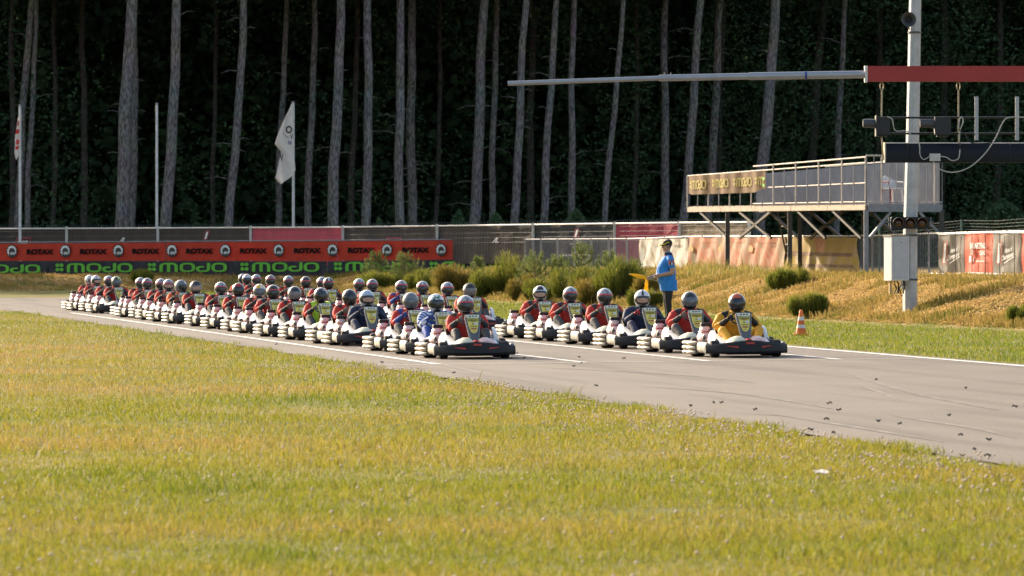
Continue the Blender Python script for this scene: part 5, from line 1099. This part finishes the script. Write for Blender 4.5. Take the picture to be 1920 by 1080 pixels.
for v0, v1, a, c in ((227, 237, 32.5, 36), (243, 252, 29, 36.2), (262, 272, 29.5, 36.2), (274, 281, 28.5, 35.5)):
    b = MB(); b.add([FS2.at(x, y) for x, y in ((a + 1, v0), (c, v0 - 1), (c, v1 - 2), (a, v1))], [(0, 1, 2, 3)]); b.build('red_print', pm('flag_red', (.60, .04, .03), .7), t, origin=base)
# ------------------------------------------------------------------ spectator platform
def tower():
    YC, YL = 160., 172.; zd = H + 84 / F * YC; C = Vector((xat(1624, YC), YC, zd)); L = Vector((xat(1290, YL), YL, zd + .02)); dl = (L - C); LL = dl.length; dl.normalize(); dr = Vector((-dl.y, dl.x, 0)); dr = dr if dr.x > 0 else -dr; dr.z = 0; dr.normalize()
    W = 2.35; G = gz1(C.x, C.y); base = Vector((C.x, C.y, G)); t = empty('viewing_platform', base)
    M_ST = pm('platform_steel', (.20, .21, .23), .5, .4); M_DK = pm('platform_dark_post', (.050, .046, .042), .6, .2); M_WD = pm('weathered_deck_boards', (.36, .29, .22), .8, var=.15, scale=8); M_LT = pm('platform_light_tube', (.46, .41, .36), .5, .25)
    def P(a, w, z=0.): return C + dl * a + dr * w + Vector((0, 0, z))
    def part(name, fn, mat, par=t): b = MB(); fn(b); return b.build(name, mat, par, origin=base)
    up = Vector((0, 0, 1)); n = 5
    for i in range(n):                                       # edge beam sections with open joints
        a0, a1 = LL * i / n + .012, LL * (i + 1) / n - .012
        part('edge_beam', lambda b: b.beam(P(a0, 0, -.085), P(a1, 0, -.085), .06, .15), pm('tan_edge_beam', (.36, .28, .20), .6))
    part('side_beam', lambda b: b.beam(P(0, .04, -.10), P(0, W, -.10), .10, .22), M_ST); part('rear_beam', lambda b: b.beam(P(0, W, -.085), P(LL, W, -.085), .06, .15), M_DK)
    for i in range(12): part('deck_board', lambda b: b.beam(P(.03, .05 + W / 12 * i + .08, -.002), P(LL - .03, .05 + W / 12 * i + .08, -.002), W / 12 - .012, .03), M_WD)
    for i, f in enumerate((0, .41, .765)):                   # legs and braces
        for w in (0., W):
            p = P(LL * f, w); g = gz1(p.x, p.y); part('leg', lambda b: b.beam(Vector((p.x, p.y, g - .1)), Vector((p.x, p.y, zd - .17)), .13, .13), M_DK if w or i else M_ST)
    for w in (0.03, W - .03):
        for f0, f1 in ((.93, .765), (.70, .52), (.52, .70), (.37, .22), (.18, .03)):
            part('diagonal_brace', lambda b: b.beam(P(LL * f0, w, -.17), P(LL * f1, w, -.95), .07, .07), M_DK)
    part('side_brace', lambda b: b.beam(P(0, .1, -.95), P(0, .75, -.22), .07, .07), M_ST); part('side_brace', lambda b: b.beam(P(0, W - .1, -.8), P(0, W - .7, -.22), .07, .07), M_ST)
    HR = 1.17                                               # guard rail
    def rail(name, a, c, r=.022, m=M_LT): part(name, lambda b: b.tube([a, c], r, 7), m)
    rail('hand_rail', P(0, 0, HR), P(LL, 0, .93)); rail('mid_rail', P(0, 0, .60), P(LL * .6, 0, .52), .018); rail('low_rail', P(0, 0, .07), P(LL * .62, 0, .06), .018)
    rail('upper_rail', P(0, 0, HR + .16), P(LL * .615, 0, 1.16))
    nb = 16
    for k in range(nb + 1):
        f = k / nb; h = (HR + .16 if f < .62 and k % 2 == 0 else HR) - .24 * f
        part('baluster', lambda b: b.tube([P(LL * f, -.02, -.05), P(LL * f, -.02, h)], .020 if k % 2 == 0 else .015, 6), M_LT if k % 2 == 0 else M_ST)
    rail('side_hand_rail', P(0, 0, HR + .20), P(0, W, HR + .20)); rail('side_low_rail', P(0, 0, .06), P(0, W, .06)); rail('rear_hand_rail', P(0, W, HR + .16), P(LL * .62, W, 1.16), .022, M_ST)
    for k in range(11): part('side_baluster', lambda b: b.tube([P(-.02, W * k / 10, -.05), P(-.02, W * k / 10, HR + .20)], .022 if k in (0, 2, 6, 9) else .011, 6), M_LT if k in (2, 6, 9) else M_ST)
    # corrugated windbreak along the back of the deck
    b = MB(); N = 150; r = []
    for k in range(N + 1): f = 1.0 * k / N; r.append(P(LL * f, W - .06 + .035 * (1 if k % 2 else -1), 0))
    b.loft([[p + up * .02 for p in r], [p + up * (1.30 - .30 * k / N) for k, p in enumerate(r)]], 0, False, False); b.build('windbreak', pm('blue_grey_sheet', (.25, .26, .29), .5, .2, var=.12, scale=3), t, origin=base)
    tag(t, 'raised steel viewing platform with railings standing on the bank behind the karts', 'platform')
    # access ladder behind the left end
    q = empty('ladder', P(LL * .93, W + .5) - up * 2.1); o = q.location
    a0, a1 = P(LL * .95, W + .9, -2.1), P(LL * .90, W + .1, .1); s_ = dl * .30
    for d in (-1, 1): b = MB(); b.tube([a0 + s_ * d, a1 + s_ * d], .03, 6); b.build('stile', M_DK, q, origin=o)
    for k in range(8): c = a0 + (a1 - a0) * (k + .5) / 8; b = MB(); b.tube([c - s_, c + s_], .018, 6); b.build('rung', M_DK, q, origin=o)
    tag(q, 'dark metal ladder behind the left end of the viewing platform', 'ladder')
    # stacked garden chair on the deck
    ch = empty('plastic_chair', P(.55, 1.05)); o = ch.location; M_C = pm('white_plastic_chair', (.60, .57, .56), .4); M_C2 = pm('maroon_plastic', (.22, .03, .045), .5)
    for dx, dy in ((-.24, -.22), (.24, -.22), (-.22, .22), (.22, .22)): b = MB(); b.tube([(dx, dy, 0), (dx * .85, dy * .9, .42)], [.022, .03], 7); b.build('leg', M_C2 if dx < 0 else M_C, ch)
    b = MB(); b.loft([[Vector((x, y, .42 + .02 * abs(x) * 4 + dz)) for x, y in ((-.23, -.22), (.23, -.22), (.22, .22), (-.22, .22))] for dz in (0, .03)]); b.build('seat', M_C, ch)
    rr = []
    for k in range(9): a = -1.2 + 2.4 * k / 8; x, y = .25 * math.sin(a), .02 + .24 * math.cos(a); hh = .82 - .14 * abs(a); rr.append([Vector((x, y, .44)), Vector((x * 1.08, y * 1.12, hh)), Vector((x * 1.18, y * 1.2, hh)), Vector((x * 1.1, y * 1.08, .44))])
    b = MB(); b.loft(rr); b.build('backrest', M_C, ch, smooth=50)
    for d in (-1, 1): b = MB(); b.tube([(d * .24, -.22, .42), (d * .27, -.18, .63), (d * .27, .12, .64)], .022, 7); b.build('armrest', M_C2 if d < 0 else M_C, ch)
    ch.rotation_euler = (0, 0, .6); tag(ch, 'white and maroon plastic garden chair on the viewing platform', 'chair')
    # banner seen from its back
    TS = Surf([(1290, YL), (1624, YC)], .06); tp = lambda u: float(np.interp(u, [1290, 1440], [330, 321])); fold = lambda u, v: .03 * math.sin(u * .12 + .4) + .02 * math.sin(u * .31)
    bt, bb = banner('platform_banner', TS, 1291, 1438, tp, lambda u: float(np.interp(u, [1290, 1300, 1420, 1438], [362, 365, 361, 353])), pm('backlit_brown_banner', (.27, .165, .085), .75, trans=.45, var=.06), 'brown backlit banner with pale yellow lettering on the platform railing', fold=fold, nu=50)
    M_Y = pm('pale_yellow_print', (.80, .74, .26), .7, trans=.55)
    for k in range(4):
        a = 1297 + 42 * k; c = a + 32
        if k < 3: mojo(TS, a, tp(a) + 9, c, tp(a) + 26, M_Y, bt, bb, .022, False, fold, -1.6)
        else:
            for vs, fs in MOJO[:2] + MOJO[-4:]: b = MB(); b.add([TS.at(a + 32 * x, tp(a) + 9 + 17 * y, .022, fold(a + 32 * x, 0)) for x, y in vs], fs); b.build('yellow_letter', M_Y, bt, origin=bb)
    for v0, v1 in ((332.5, 337.5), (345, 350)): b = MB(); b.add([TS.at(x, y, .05) for x, y in ((1436, v0), (1440, v0), (1440, v1), (1436, v1))], [(0, 1, 2, 3)]); b.build('green_edge', C_GRN, bt, origin=bb)
tower()
# ------------------------------------------------------------------ light mast with signal and cabinet
def mast():
    Y = 120.; g = at(1706, 545, Y); G = gz1(g.x, Y); base = Vector((g.x, Y, G)); t = empty('light_mast', base); M_P = pm('galvanised_mast', (.38, .395, .41), .55, .2, var=.14, scale=5)
    pts = [Vector((g.x, Y, G - .2)), at(1706.5, 440, Y), at(1711, 263, Y), at(1716, 0, Y), at(1720, -190, Y)]
    b = MB(); b.tube(pts, [.155, .150, .140, .128, .11], 8); b.build('mast_tube', M_P, t, smooth=15, origin=base)
    for v in (61, 441, 524): b = MB(); p = at(1706.5 + (540 - v) * .0175, v, Y); b.lathe(p, [(.13, -.02), (.165 if v > 100 else .145, -.02), (.165 if v > 100 else .145, .02), (.13, .02)], 16); b.build('band', M_DKSTEEL, t, origin=base)
    tag(t, 'tall galvanised octagonal mast standing on the right bank', 'mast')
    hb = at(1703, 37, Y - .45); h = empty('loudspeaker', hb)
    b = MB(); b.lathe((0, 0, 0), [(.015, .0), (.035, -.02), (.075, -.09), (.118, -.14), (.150, -.165), (.157, -.16), (.125, -.10), (.06, .02), (.045, .12), (.06, .13), (.065, .24), (.03, .26)], 24, 'y'); b.build('horn', pm('dark_grey_horn', (.05, .05, .055), .45), h, smooth=40)
    b = MB(); b.lathe((0, -.06, 0), [(.02, -.02), (.03, -.02), (.03, .06), (.01, .08)], 12, 'y'); b.build('phase_plug', M_BLK, h, smooth=40)
    b = MB(); b.tube([(0, .12, 0), (.02, .14, -.16), (.05, .36, -.18)], .02, 6); b.build('bracket', M_DKSTEEL, h); tag(h, 'round grey horn loudspeaker high on the galvanised mast', 'loudspeaker')
    sb = at(1706, 418, Y - .30); s_ = empty('traffic_signal', sb); b = MB()
    b.loft([[Vector((x * .405, y, z * .125)) for x, z in ((-1, -.8), (-.96, -1), (.96, -1), (1, -.8), (1, .8), (.96, 1), (-.96, 1), (-1, .8))] for y in (-.06, .10)]); b.build('housing', M_BLK, s_, smooth=20)
    for k in (-1, 0, 1):
        x = k * .25; b = MB(); b.lathe((x, -.065, 0), [(.09, 0), (.088, -.012), (.05, -.028), (.01, -.034)], 20, 'y'); b.build('lens', pm('dark_red_lens', (.045, .014, .008), .3, coat=.3), s_, smooth=60)
        b = MB(); rr = []
        for q in range(13): a = -.35 + (math.pi + .7) * q / 12; ca, sa_ = math.cos(a), math.sin(a); L = .06 + .14 * max(0, sa_); rr.append([Vector((x + .105 * ca, -.06, .105 * sa_)), Vector((x + .105 * ca, -.06 - L, .105 * sa_)), Vector((x + .115 * ca, -.06 - L, .115 * sa_)), Vector((x + .115 * ca, -.06, .115 * sa_))])
        b.loft(rr); b.build('visor', pm('signal_visor', (.05, .052, .06), .4), s_, smooth=40)
    for k in (-1, 1): b = MB(); b.tube([(k * .40, .03, .02), (k * .50, .03, .02)], .02, 6); b.tube([(k * .44, .03, -.05), (k * .44, .03, .12)], .014, 6); b.build('bracket', M_GALV, s_)
    b = MB(); b.tube([(0, .1, -.02), (0, .22, -.02)], .05, 8); b.build('mount', M_GALV, s_); tag(s_, 'black three lamp signal with dark red lenses on the mast', 'traffic signal')
    cb = at(1681, 526, Y - .28); c = empty('control_cabinet', cb); hh = .93
    b = MB(); b.box((0, 0, hh / 2), (.42, .34, hh)); cab = b.build('case', pm('pale_grey_cabinet', (.50, .51, .52), .5, var=.05), c); b = MB(); b.box((.012, -.176, hh / 2), (.35, .012, hh - .07)); dd = b.build('door', pm('shaded_cabinet_door', (.38, .40, .43), .5, var=.06), c)  # door darker than the case: shade of the front face put into its colour
    b = MB(); b.box((.02, -.185, hh * .86), (.02, .012, .02)); b.build('lock', M_DKSTEEL, dd); b = MB(); b.box((0, 0, hh + .012), (.46, .38, .025)); b.build('lid', M_GALV, c)
    b = MB(); b.box((.22, .14, hh * .4), (.06, .08, 1.1)); b.build('mounting_rail', M_DKSTEEL, c)
    for k in range(5): x = -.05 + .055 * k; b = MB(); b.tube([(x, .02, .02), (x + .03 * math.sin(k * 2), -.02, -.08), (x + .06 * math.sin(k * 1.3 + 1), .0, -.17), (x + .02, .05, -.27)], .014, 6); b.build('cable', M_BLK, c)
    for x in (-.15,): b = MB(); b.box((x, 0, -.14), (.05, .05, .28)); b.build('leg', pm('ochre_conduit', (.40, .27, .12), .6), c)
    c.rotation_euler = (0, 0, .42); tag(c, 'pale grey electrical control cabinet fixed to the mast foot', 'cabinet')
mast()
# ------------------------------------------------------------------ start gantry over the track
def gantry():
    Y = 84.; M_R = pm('dull_red_beam_paint', (.33, .024, .020), .55, var=.06, scale=2); M_AL = pm('aluminium_tube', (.34, .34, .35), .42, .5, var=.06)
    a, c = at(1626, 138.5, Y), at(2330, 138.5, Y); base = Vector((c.x, Y, gz1(c.x, Y))); t = empty('start_gantry', base)
    b = MB(); b.beam(a, c, .16, 29 * Y / F); b.build('red_beam', M_R, t, origin=base)
    b = MB(); b.beam(at(1621, 139, Y), at(1626, 139, Y), .19, 31 * Y / F); b.build('end_plate', M_CREAMP, t, origin=base)
    for (u0, v0, u1, v1, r) in ((1621, 139.5, 1405, 143, .058), (1405, 143, 1236, 146.5, .050), (1236, 146.5, 952, 156.5, .036)):
        b = MB(); b.tube([at(u0, v0, Y), at(u1, v1, Y)], r, 14); b.build('boom_tube', M_AL, t, smooth=40, origin=base)
    b = MB(); p, q = at(1509, 141.5, Y), at(1513, 141.4, Y); b.tube([p, q], .064, 14); b.build('blue_clamp', pm('blue_clamp', (.02, .05, .22), .4), t, origin=base)
    for u in (1246, 1258): b = MB(); b.tube([at(u, 146, Y), at(u, 135.5, Y)], .008, 6); b.build('pin', M_GALV, t, origin=base)
    b = MB(); b.beam(base - Vector((0, 0, .1)), Vector((c.x, Y, c.z + .1)), .22, .22); b.build('support_post', M_R, t, origin=base)
    tag(t, 'dull red start gantry beam with telescopic aluminium boom over the track', 'gantry')
    rb = at(1790, 305, Y); r = empty('start_light_rig', rb); M_B = pm('satin_black_trough', (.007, .008, .011), .5, spec=.25); M_K = pm('rig_black', (.012, .012, .013), .55)
    b = MB(); rr = []
    for u in (1660, 1662, 2100): k = .93 if u == 1660 else 1; rr.append([at(u, 286 + dv * k, Y) + Vector((0, dy * k, 0)) for dv, dy in ((-19, .03), (-17, -.06), (-6, -.115), (4, -.13), (19, -.115), (19, .10), (-17, .10))])
    b.loft(rr); tr = b.build('light_trough', M_B, r, smooth=30, origin=rb)
    b = MB(); b.beam(at(1657.5, 286, Y), at(1660, 286, Y), .26, .30); b.build('end_plate', pm('trough_end_plate', (.50, .44, .33), .5), tr, origin=rb)
    for u in (1702, 1800 - 0, 1895): b = MB(); b.tube([at(u, 268, Y - .12), at(u, 305, Y - .14)], .006, 5); b.build('seam', M_K, tr, origin=rb)
    for v in (220.5, 250.5): b = MB(); b.tube([at(1642, v, Y), at(2100, v, Y)], .016, 7); b.build('cross_rail', M_K, r, origin=rb)
    for u in (1831, 1907, 1983): b = MB(); b.beam(at(u, 181, Y - .03), at(u, 263, Y - .03), .055, .025); b.build('upright', M_AL, r, origin=rb)
    for u, d in ((1653.5, -.5), (1797, 0)):
        b = MB(); b.tube([at(u, 168, Y), at(u + d * 2, 250, Y), at(u + 3, 300, Y - .02)], .013, 7); b.build('hanger_rod', pm('brassy_rod', (.40, .33, .22), .4, .5), r, origin=rb)
        b = MB(); cs = [at(u + 3.2 * math.sin(k * 6.2832 / 12), 161.5 - 8 * math.cos(k * 6.2832 / 12), Y) for k in range(13)]; b.tube(cs, .009, 6); b.build('hook', pm('brassy_rod', (.40, .33, .22), .4, .5), r, origin=rb)
    for u0, u1, u2 in ((1618, 1643, 1668), (1725, 1752, 1782)):
        b = MB(); b.beam(at(u1, 236, Y - .05), at(u2, 236, Y - .05), .24, 33 * Y / F); hs = b.build('lamp_housing', M_K, r, origin=rb)
        b = MB(); p, q = at(u0, 231, Y - .05), at(u1, 232, Y - .05); b.tube([p, p + Vector((.03, 0, 0)), q], [.058, .064, .068], 16); b.build('lamp_hood', pm('grey_lamp_hood', (.055, .055, .06), .45), hs, smooth=40, origin=rb)
        b = MB(); b.beam(at(u1 + 4, 254, Y - .05), at(u2 - 4, 254, Y - .05), .16, .035); b.build('lamp_bracket', M_K, hs, origin=rb)
    b = MB(); b.beam(at(1641.5, 236, Y - .05), at(1645, 236, Y - .05), .30, 39 * Y / F); b.build('lamp_flange', M_K, r, origin=rb)
    M_W = pm('pale_cable', (.42, .40, .36), .6); cab = lambda pts, m, rad=.0085: MB().tube(rnd3(pts), rad, 6).build('cable', m, r, origin=rb)
    def rnd3(pts):
        P = [Vector(p) for p in pts]; out = []
        for i in range(len(P) - 1):
            p0, p1, p2, p3 = P[max(i - 1, 0)], P[i], P[i + 1], P[min(i + 2, len(P) - 1)]
            for k in range(6): s_ = k / 6; out.append(.5 * ((2 * p1) + (p2 - p0) * s_ + (2 * p0 - 5 * p1 + 4 * p2 - p3) * s_ * s_ + (3 * p1 - p0 - 3 * p2 + p3) * s_ ** 3))
        return out + [P[-1]]
    Yc = Y - .20
    cab([at(u, v, Yc) for u, v in ((1664, 219), (1673, 224), (1676, 240), (1682, 246), (1700, 246), (1716, 262), (1724, 272), (1725, 290), (1732, 299), (1743, 293))], M_W); cab([at(u, v, Yc) for u, v in ((1763, 293), (1775, 295), (1785, 301), (1797, 297), (1800, 280))], M_W)
    cab([at(u, v, Yc) for u, v in ((1797, 240), (1799, 225), (1803, 219), (1806, 228), (1800, 245), (1799, 262))], M_W); cab([at(u, v, Yc) for u, v in ((1750, 303), (1760, 316), (1785, 323), (1815, 315), (1845, 290), (1867, 258), (1880, 230), (1893, 220), (1925, 220))], M_W, .010); cab([at(u, v, Yc) for u, v in ((1797, 243), (1808, 250), (1818, 265), (1830, 269), (1860, 268))], M_K)
    b = MB(); b.beam(at(1743, 295, Yc), at(1763, 295, Yc), .06, 14 * Y / F); b.build('junction_box', pm('pale_junction_box', (.48, .46, .42), .5), r, origin=rb)
    tag(r, 'black start light rig with hooded lamps and cables hanging from the red beam', 'light rig')
gantry()
# ------------------------------------------------------------------ traffic cone
def cone():
    Y = (H - .08) * F / (629 - VH); x = xat(1502, Y); z = gz1(x, Y); t = empty('traffic_cone', (x, Y, z)); M_O = pm('orange_cone', (.75, .20, .03), .5, trans=.25); M_W = pm('white_cone_sleeve', (.66, .64, .60), .5)
    b = MB(); b.box((0, 0, .02), (.27, .27, .04)); b.build('base', M_O, t)
    def R(h): return .105 - .075 * h / .45
    for h0, h1, m, nm in ((.04, .14, M_O, 'body'), (.14, .20, M_W, 'white_band'), (.20, .28, M_O, 'body'), (.28, .345, M_W, 'white_band'), (.345, .47, M_O, 'body')):
        b = MB(); b.lathe((0, 0, 0), [(R(h0), h0), (R(h1), h1)] if h1 < .46 else [(R(h0), h0), (R(.45), .45), (.02, .475)], 20); b.build(nm, m, t, smooth=40)
    tag(t, 'orange and white traffic cone on the grass beside the track', 'traffic cone')
cone()
# ------------------------------------------------------------------ flag marshal
def marshal():
    Y = 125.; x = xat(1251, Y); z = gz1(x, Y) + .0; t = empty('person', (x, Y, z), -math.pi / 2 + .12)
    M_SH = suit('bright_blue_polo', (.02, .20, .55)); M_TR = suit('black_trousers', (.014, .014, .015)); M_HAIR = pm('short_dark_grey_hair', (.06, .05, .045), .8, bump=.5, bscale=90); M_SHOE = pm('black_shoe', (.015, .015, .015), .5)
    m, n, l, b_ = nmat('marshal_skin'); b_.inputs['Base Color'].default_value = (.42, .24, .165, 1); b_.inputs['Roughness'].default_value = .5; MS = m
    c = []                                                   # local: faces -y, left hand is +x
    c.append((0, (0, 1, 0), [(0, .02, .78, .175, .155), (0, .0, .90, .19, .19), (0, -.03, 1.03, .195, .225), (0, -.02, 1.16, .195, .205), (0, .005, 1.28, .205, .165), (0, .03, 1.38, .19, .125), (0, .035, 1.43, .11, .085)]))
    c.append((1, (0, 1, 0), [(0, .025, 1.42, .074, .076), (0, .0, 1.52, .066, .074)]))
    c.append((1, (0, 1, 0), [(0, -.01, 1.535, .052, .066), (0, -.012, 1.58, .066, .088), (0, -.008, 1.64, .073, .098), (0, .004, 1.70, .066, .090), (0, .008, 1.735, .04, .06)]))
    c.append((1, (0, 0, 1), [(0, -.09, 1.630, .012, .022), (0, -.118, 1.612, .015, .014)])); c.append((1, (0, 0, 1), [(0, -.07, 1.545, .028, .020), (0, -.088, 1.540, .022, .018)]))
    for s_ in (-1, 1):
        c.append((1, (0, 0, 1), [(s_ * .072, .01, 1.655, .010, .020), (s_ * .082, .02, 1.615, .010, .018)]))
        hip = (s_ * .10, .02, .80)
        c.append((2, (0, 1, 0), [(*hip, .10, .12), (s_ * .105, .015, .62, .088, .10), (s_ * .11, .005, .44, .070, .078), (s_ * .112, .02, .25, .058, .066), (s_ * .115, .03, .09, .05, .056)]))
        c.append((3, (0, 0, 1), [(s_ * .115, .06, .045, .045, .042), (s_ * .118, -.04, .042, .046, .040), (s_ * .122, -.14, .032, .040, .028)]))
    def arm(s_, sh, el, wr, sk0):
        c.append((0, (0, 1, 0), [(s_ * .12, .03, 1.385, .07, .075), (*sh, .075, .08), tuple(np.array(sh) * .5 + np.array(el) * .5) + (.066, .07)]))
        c.append((1, (0, 1, 0), [tuple(np.array(sh) * .5 + np.array(el) * .5) + (.054, .056), (*el, .047, .05)])); c.append((1, (0, 0, 1), [(*el, .048, .05), tuple(np.array(el) * .4 + np.array(wr) * .6) + (.042, .042), (*wr, .030, .034)]))
        f = (np.array(wr) - np.array(el)); f = f / np.linalg.norm(f); p = np.array(wr)
        c.append((1, (0, 0, 1), [(*p, .030, .034), (*(p + f * .05), .026, .044), (*(p + f * .095), .022, .044)])); return p, f
    pl, fl = arm(1, (.215, .045, 1.335), (.255, .085, 1.06), (.16, -.17, 1.00), 0); pr, fr = arm(-1, (-.215, .04, 1.335), (-.25, .02, 1.08), (-.20, -.30, .96), 0)
    for p, f, sd in ((pl, fl, 1), (pr, fr, -1)):
        for k in range(4):
            o = p + f * .095 + np.array([0, 0, .032 - .021 * k]); inn = np.array([-sd * 1.0, -.2, 0]); L = (.034, .038, .036, .028)[k]
            c.append((1, (0, 0, 1), [(*o, .0095, .0095), (*(o + f * L + inn * .010), .009, .009), (*(o + f * L * 1.05 + inn * .036), .0085, .0085), (*(o + f * L * .4 + inn * .046), .008, .008)]))
        o = p + f * .03 + np.array([0, 0, .036]); inn = np.array([-sd * 1.0, -.2, 0]); c.append((1, (0, 0, 1), [(*o, .012, .012), (*(o + f * .035 + inn * .022 + np.array([0, 0, .012])), .011, .011), (*(o + f * .062 + inn * .034), .009, .009)]))
    organic('body', c, .0085, .35, [M_SH, MS, M_TR, M_SHOE], t, smooth_it=2)
    b = MB(); b.loft([[Vector((rx * math.cos(q), .005 + oy + ry * math.sin(q), z_)) for q in [6.2832 * k / 24 for k in range(24)]] for z_, rx, ry, oy in ((.655, .205, .185, .03), (.68, .208, .19, .03), (.80, .205, .20, .02), (.90, .205, .215, 0))], 0, False); b.build('shirt_hem', M_SH, t, smooth=60)
    b = MB(); b.loft([[Vector((rx * math.cos(q), oy + ry * math.sin(q), z_)) for q in [6.2832 * k / 20 for k in range(20)]] for z_, rx, ry, oy in ((1.405, .112, .105, .03), (1.46, .092, .094, .025), (1.50, .080, .086, .016))], 0, False); b.build('collar', S_NAVY, t, smooth=60)
    b = MB(); b.tube([(.105 * math.cos(q), .03 + .105 * math.sin(q), 1.405 - .02 * math.sin(q)) for q in [6.2832 * k / 20 for k in range(21)]], .010, 6); b.build('collar_piping', S_ORG, t)
    for s_ in (-1, 1):                                       # orange and navy sleeve patches
        b = MB(); b.loft([[Vector((s_ * (.292 - .012 * abs(math.sin(q)) + .012 * (1.29 - z_)), .05 + rr * math.cos(q) * 1.0, z_ + rr * 1.3 * math.sin(q))) for q in [6.2832 * k / 14 for k in range(14)]] for z_, rr in ((1.27, .060), (1.27, .001))], 0, False); b.build('sleeve_patch', S_ORG, t)
        b = MB(); b.loft([[Vector((s_ * (.297 - .010 * abs(math.sin(q)) + .012 * (1.29 - z_)), .058 + rr * math.cos(q), z_ + rr * 1.5 * math.sin(q))) for q in [6.2832 * k / 12 for k in range(12)]] for z_, rr in ((1.255, .040), (1.255, .001))], 0, False); b.build('sleeve_emblem', S_NAVY, t)
        b = MB(); b.loft([[Vector((s_ * .301, .060 + dx, 1.255 + dz)) for dx, dz in ((-.018, .03), (.018, .03), (.010, -.035), (-.010, -.035))], [Vector((s_ * .299, .060 + dx, 1.255 + dz)) for dx, dz in ((-.018, .03), (.018, .03), (.010, -.035), (-.010, -.035))]]); b.build('emblem_shield', S_WHITE, t)
    b = MB(); b.loft([[Vector((rx * math.cos(q), .012 + ry * math.sin(q), z_)) for q in [6.2832 * k / 20 for k in range(20)]] for z_, rx, ry in ((1.60, .076, .055), (1.66, .079, .103), (1.68, .080, .106))], 0, False); b.build('hair', M_HAIR, t, smooth=60)
    cap = MB(); cap.loft([[Vector((rx * math.cos(q), .005 + ry * math.sin(q), z_ + .012 * math.sin(q))) for q in [6.2832 * k / 24 for k in range(24)]] for z_, rx, ry in ((1.672, .083, .112), (1.71, .083, .110), (1.75, .070, .095), (1.775, .045, .06), (1.785, .01, .015))]); cp = cap.build('cap', pm('black_cap', (.014, .013, .012), .8), t, smooth=60)
    b = MB(); rr = []
    for k in range(9): a = -1.1 + 2.2 * k / 8; rr.append([Vector((.083 * math.sin(a), -.10 * math.cos(a), 1.672)), Vector((.075 * math.sin(a), -.10 * math.cos(a) - .085 * math.cos(a), 1.648)), Vector((.075 * math.sin(a), -.10 * math.cos(a) - .085 * math.cos(a), 1.656)), Vector((.083 * math.sin(a), -.10 * math.cos(a), 1.684))])
    b.loft(rr); b.build('cap_peak', MATS['black_cap'], cp, smooth=40)
    b = MB(); b.tube([(.083, -.09, 1.672), (.078, -.02, 1.712), (.073, .03, 1.732)], .009, 6); b.tube([(.06 * math.sin(a), -.165 - .02 * math.cos(a), 1.66) for a in (-1.2, -.6, 0, .6, 1.2)], .008, 6); b.tube([(.083, -.09, 1.672), (.062, -.165, 1.660)], .009, 6); b.build('yellow_trim', pm('cap_yellow', (.72, .58, .02), .6), cp)
    b = MB()
    for s_ in (-1, 1): b.tube([(s_ * (.034 + .022 * math.cos(q)), -.106, 1.648 + .016 * math.sin(q)) for q in [6.2832 * k / 14 for k in range(15)]], .0025, 5); b.tube([(s_ * .056, -.104, 1.652), (s_ * .076, -.03, 1.655), (s_ * .078, .02, 1.645)], .0025, 5)
    b.tube([(-.012, -.108, 1.65), (.012, -.108, 1.65)], .0025, 5); b.build('glasses', M_DKSTEEL, t)
    tag(t, 'flag marshal in bright blue polo shirt, black trousers and black yellow cap', 'person')
    R_ = Matrix.Rotation(-math.pi / 2 + .12, 3, 'Z'); loc = Vector((x, Y, z))
    hL = R_ @ Vector(tuple(pl + fl * .09 + np.array([-.026, -.01, .006]))) + loc; hR = R_ @ Vector(tuple(pr + fr * .10 + np.array([.022, -.005, 0]))) + loc
    ph = empty('phone', hL); b = MB(); b.loft([[Vector((i * .035, y, j * .006)) for i, j in ((-1, -1), (1, -1), (1, 1), (-1, 1))] for y in (-.075, .075)]); b.build('case', pm('phone_black', (.01, .01, .011), .3), ph); b = MB(); b.box((0, 0, .0065), (.062, .138, .002)); b.build('screen', pm('phone_glass', (.015, .016, .02), .1), ph)
    ph.rotation_euler = (.5, 0, 1.3); tag(ph, 'small dark phone held in the near hand of the marshal', 'phone')
    fl_ = empty('marshal_flag', hR); a = at(1237, 531, Y - .1) - hR; tip = at(1180, 513.5, Y) - hR; d = tip.normalized()
    b = MB(); b.tube([-d * .28, d * .10, tip * 1.0], .009, 7); b.build('stick', pm('pale_wooden_stick', (.52, .40, .18), .6), fl_)
    M_F = pm('yellow_flag_cloth', (.80, .55, .02), .7, trans=.4); b = MB(); b.tube([d * .05, tip * .35, tip * .7, tip * .96], [(.022, .034), (.026, .042), (.022, .034), (.012, .018)], 8); b.build('rolled_cloth', M_F, fl_, smooth=60)
    rr = []
    for k in range(7): f = k / 6; rr.append([Vector((-.03 + .05 * math.sin(q + f * 2) * (.6 + .5 * f) - .02 * f, .03 * math.cos(q), -.02 - .27 * f)) for q in [6.2832 * j / 9 for j in range(9)]])
    b = MB(); b.loft(rr); b.build('hanging_cloth', M_F, fl_, smooth=60); tag(fl_, 'rolled yellow signal flag held out by the marshal', 'flag')
marshal()
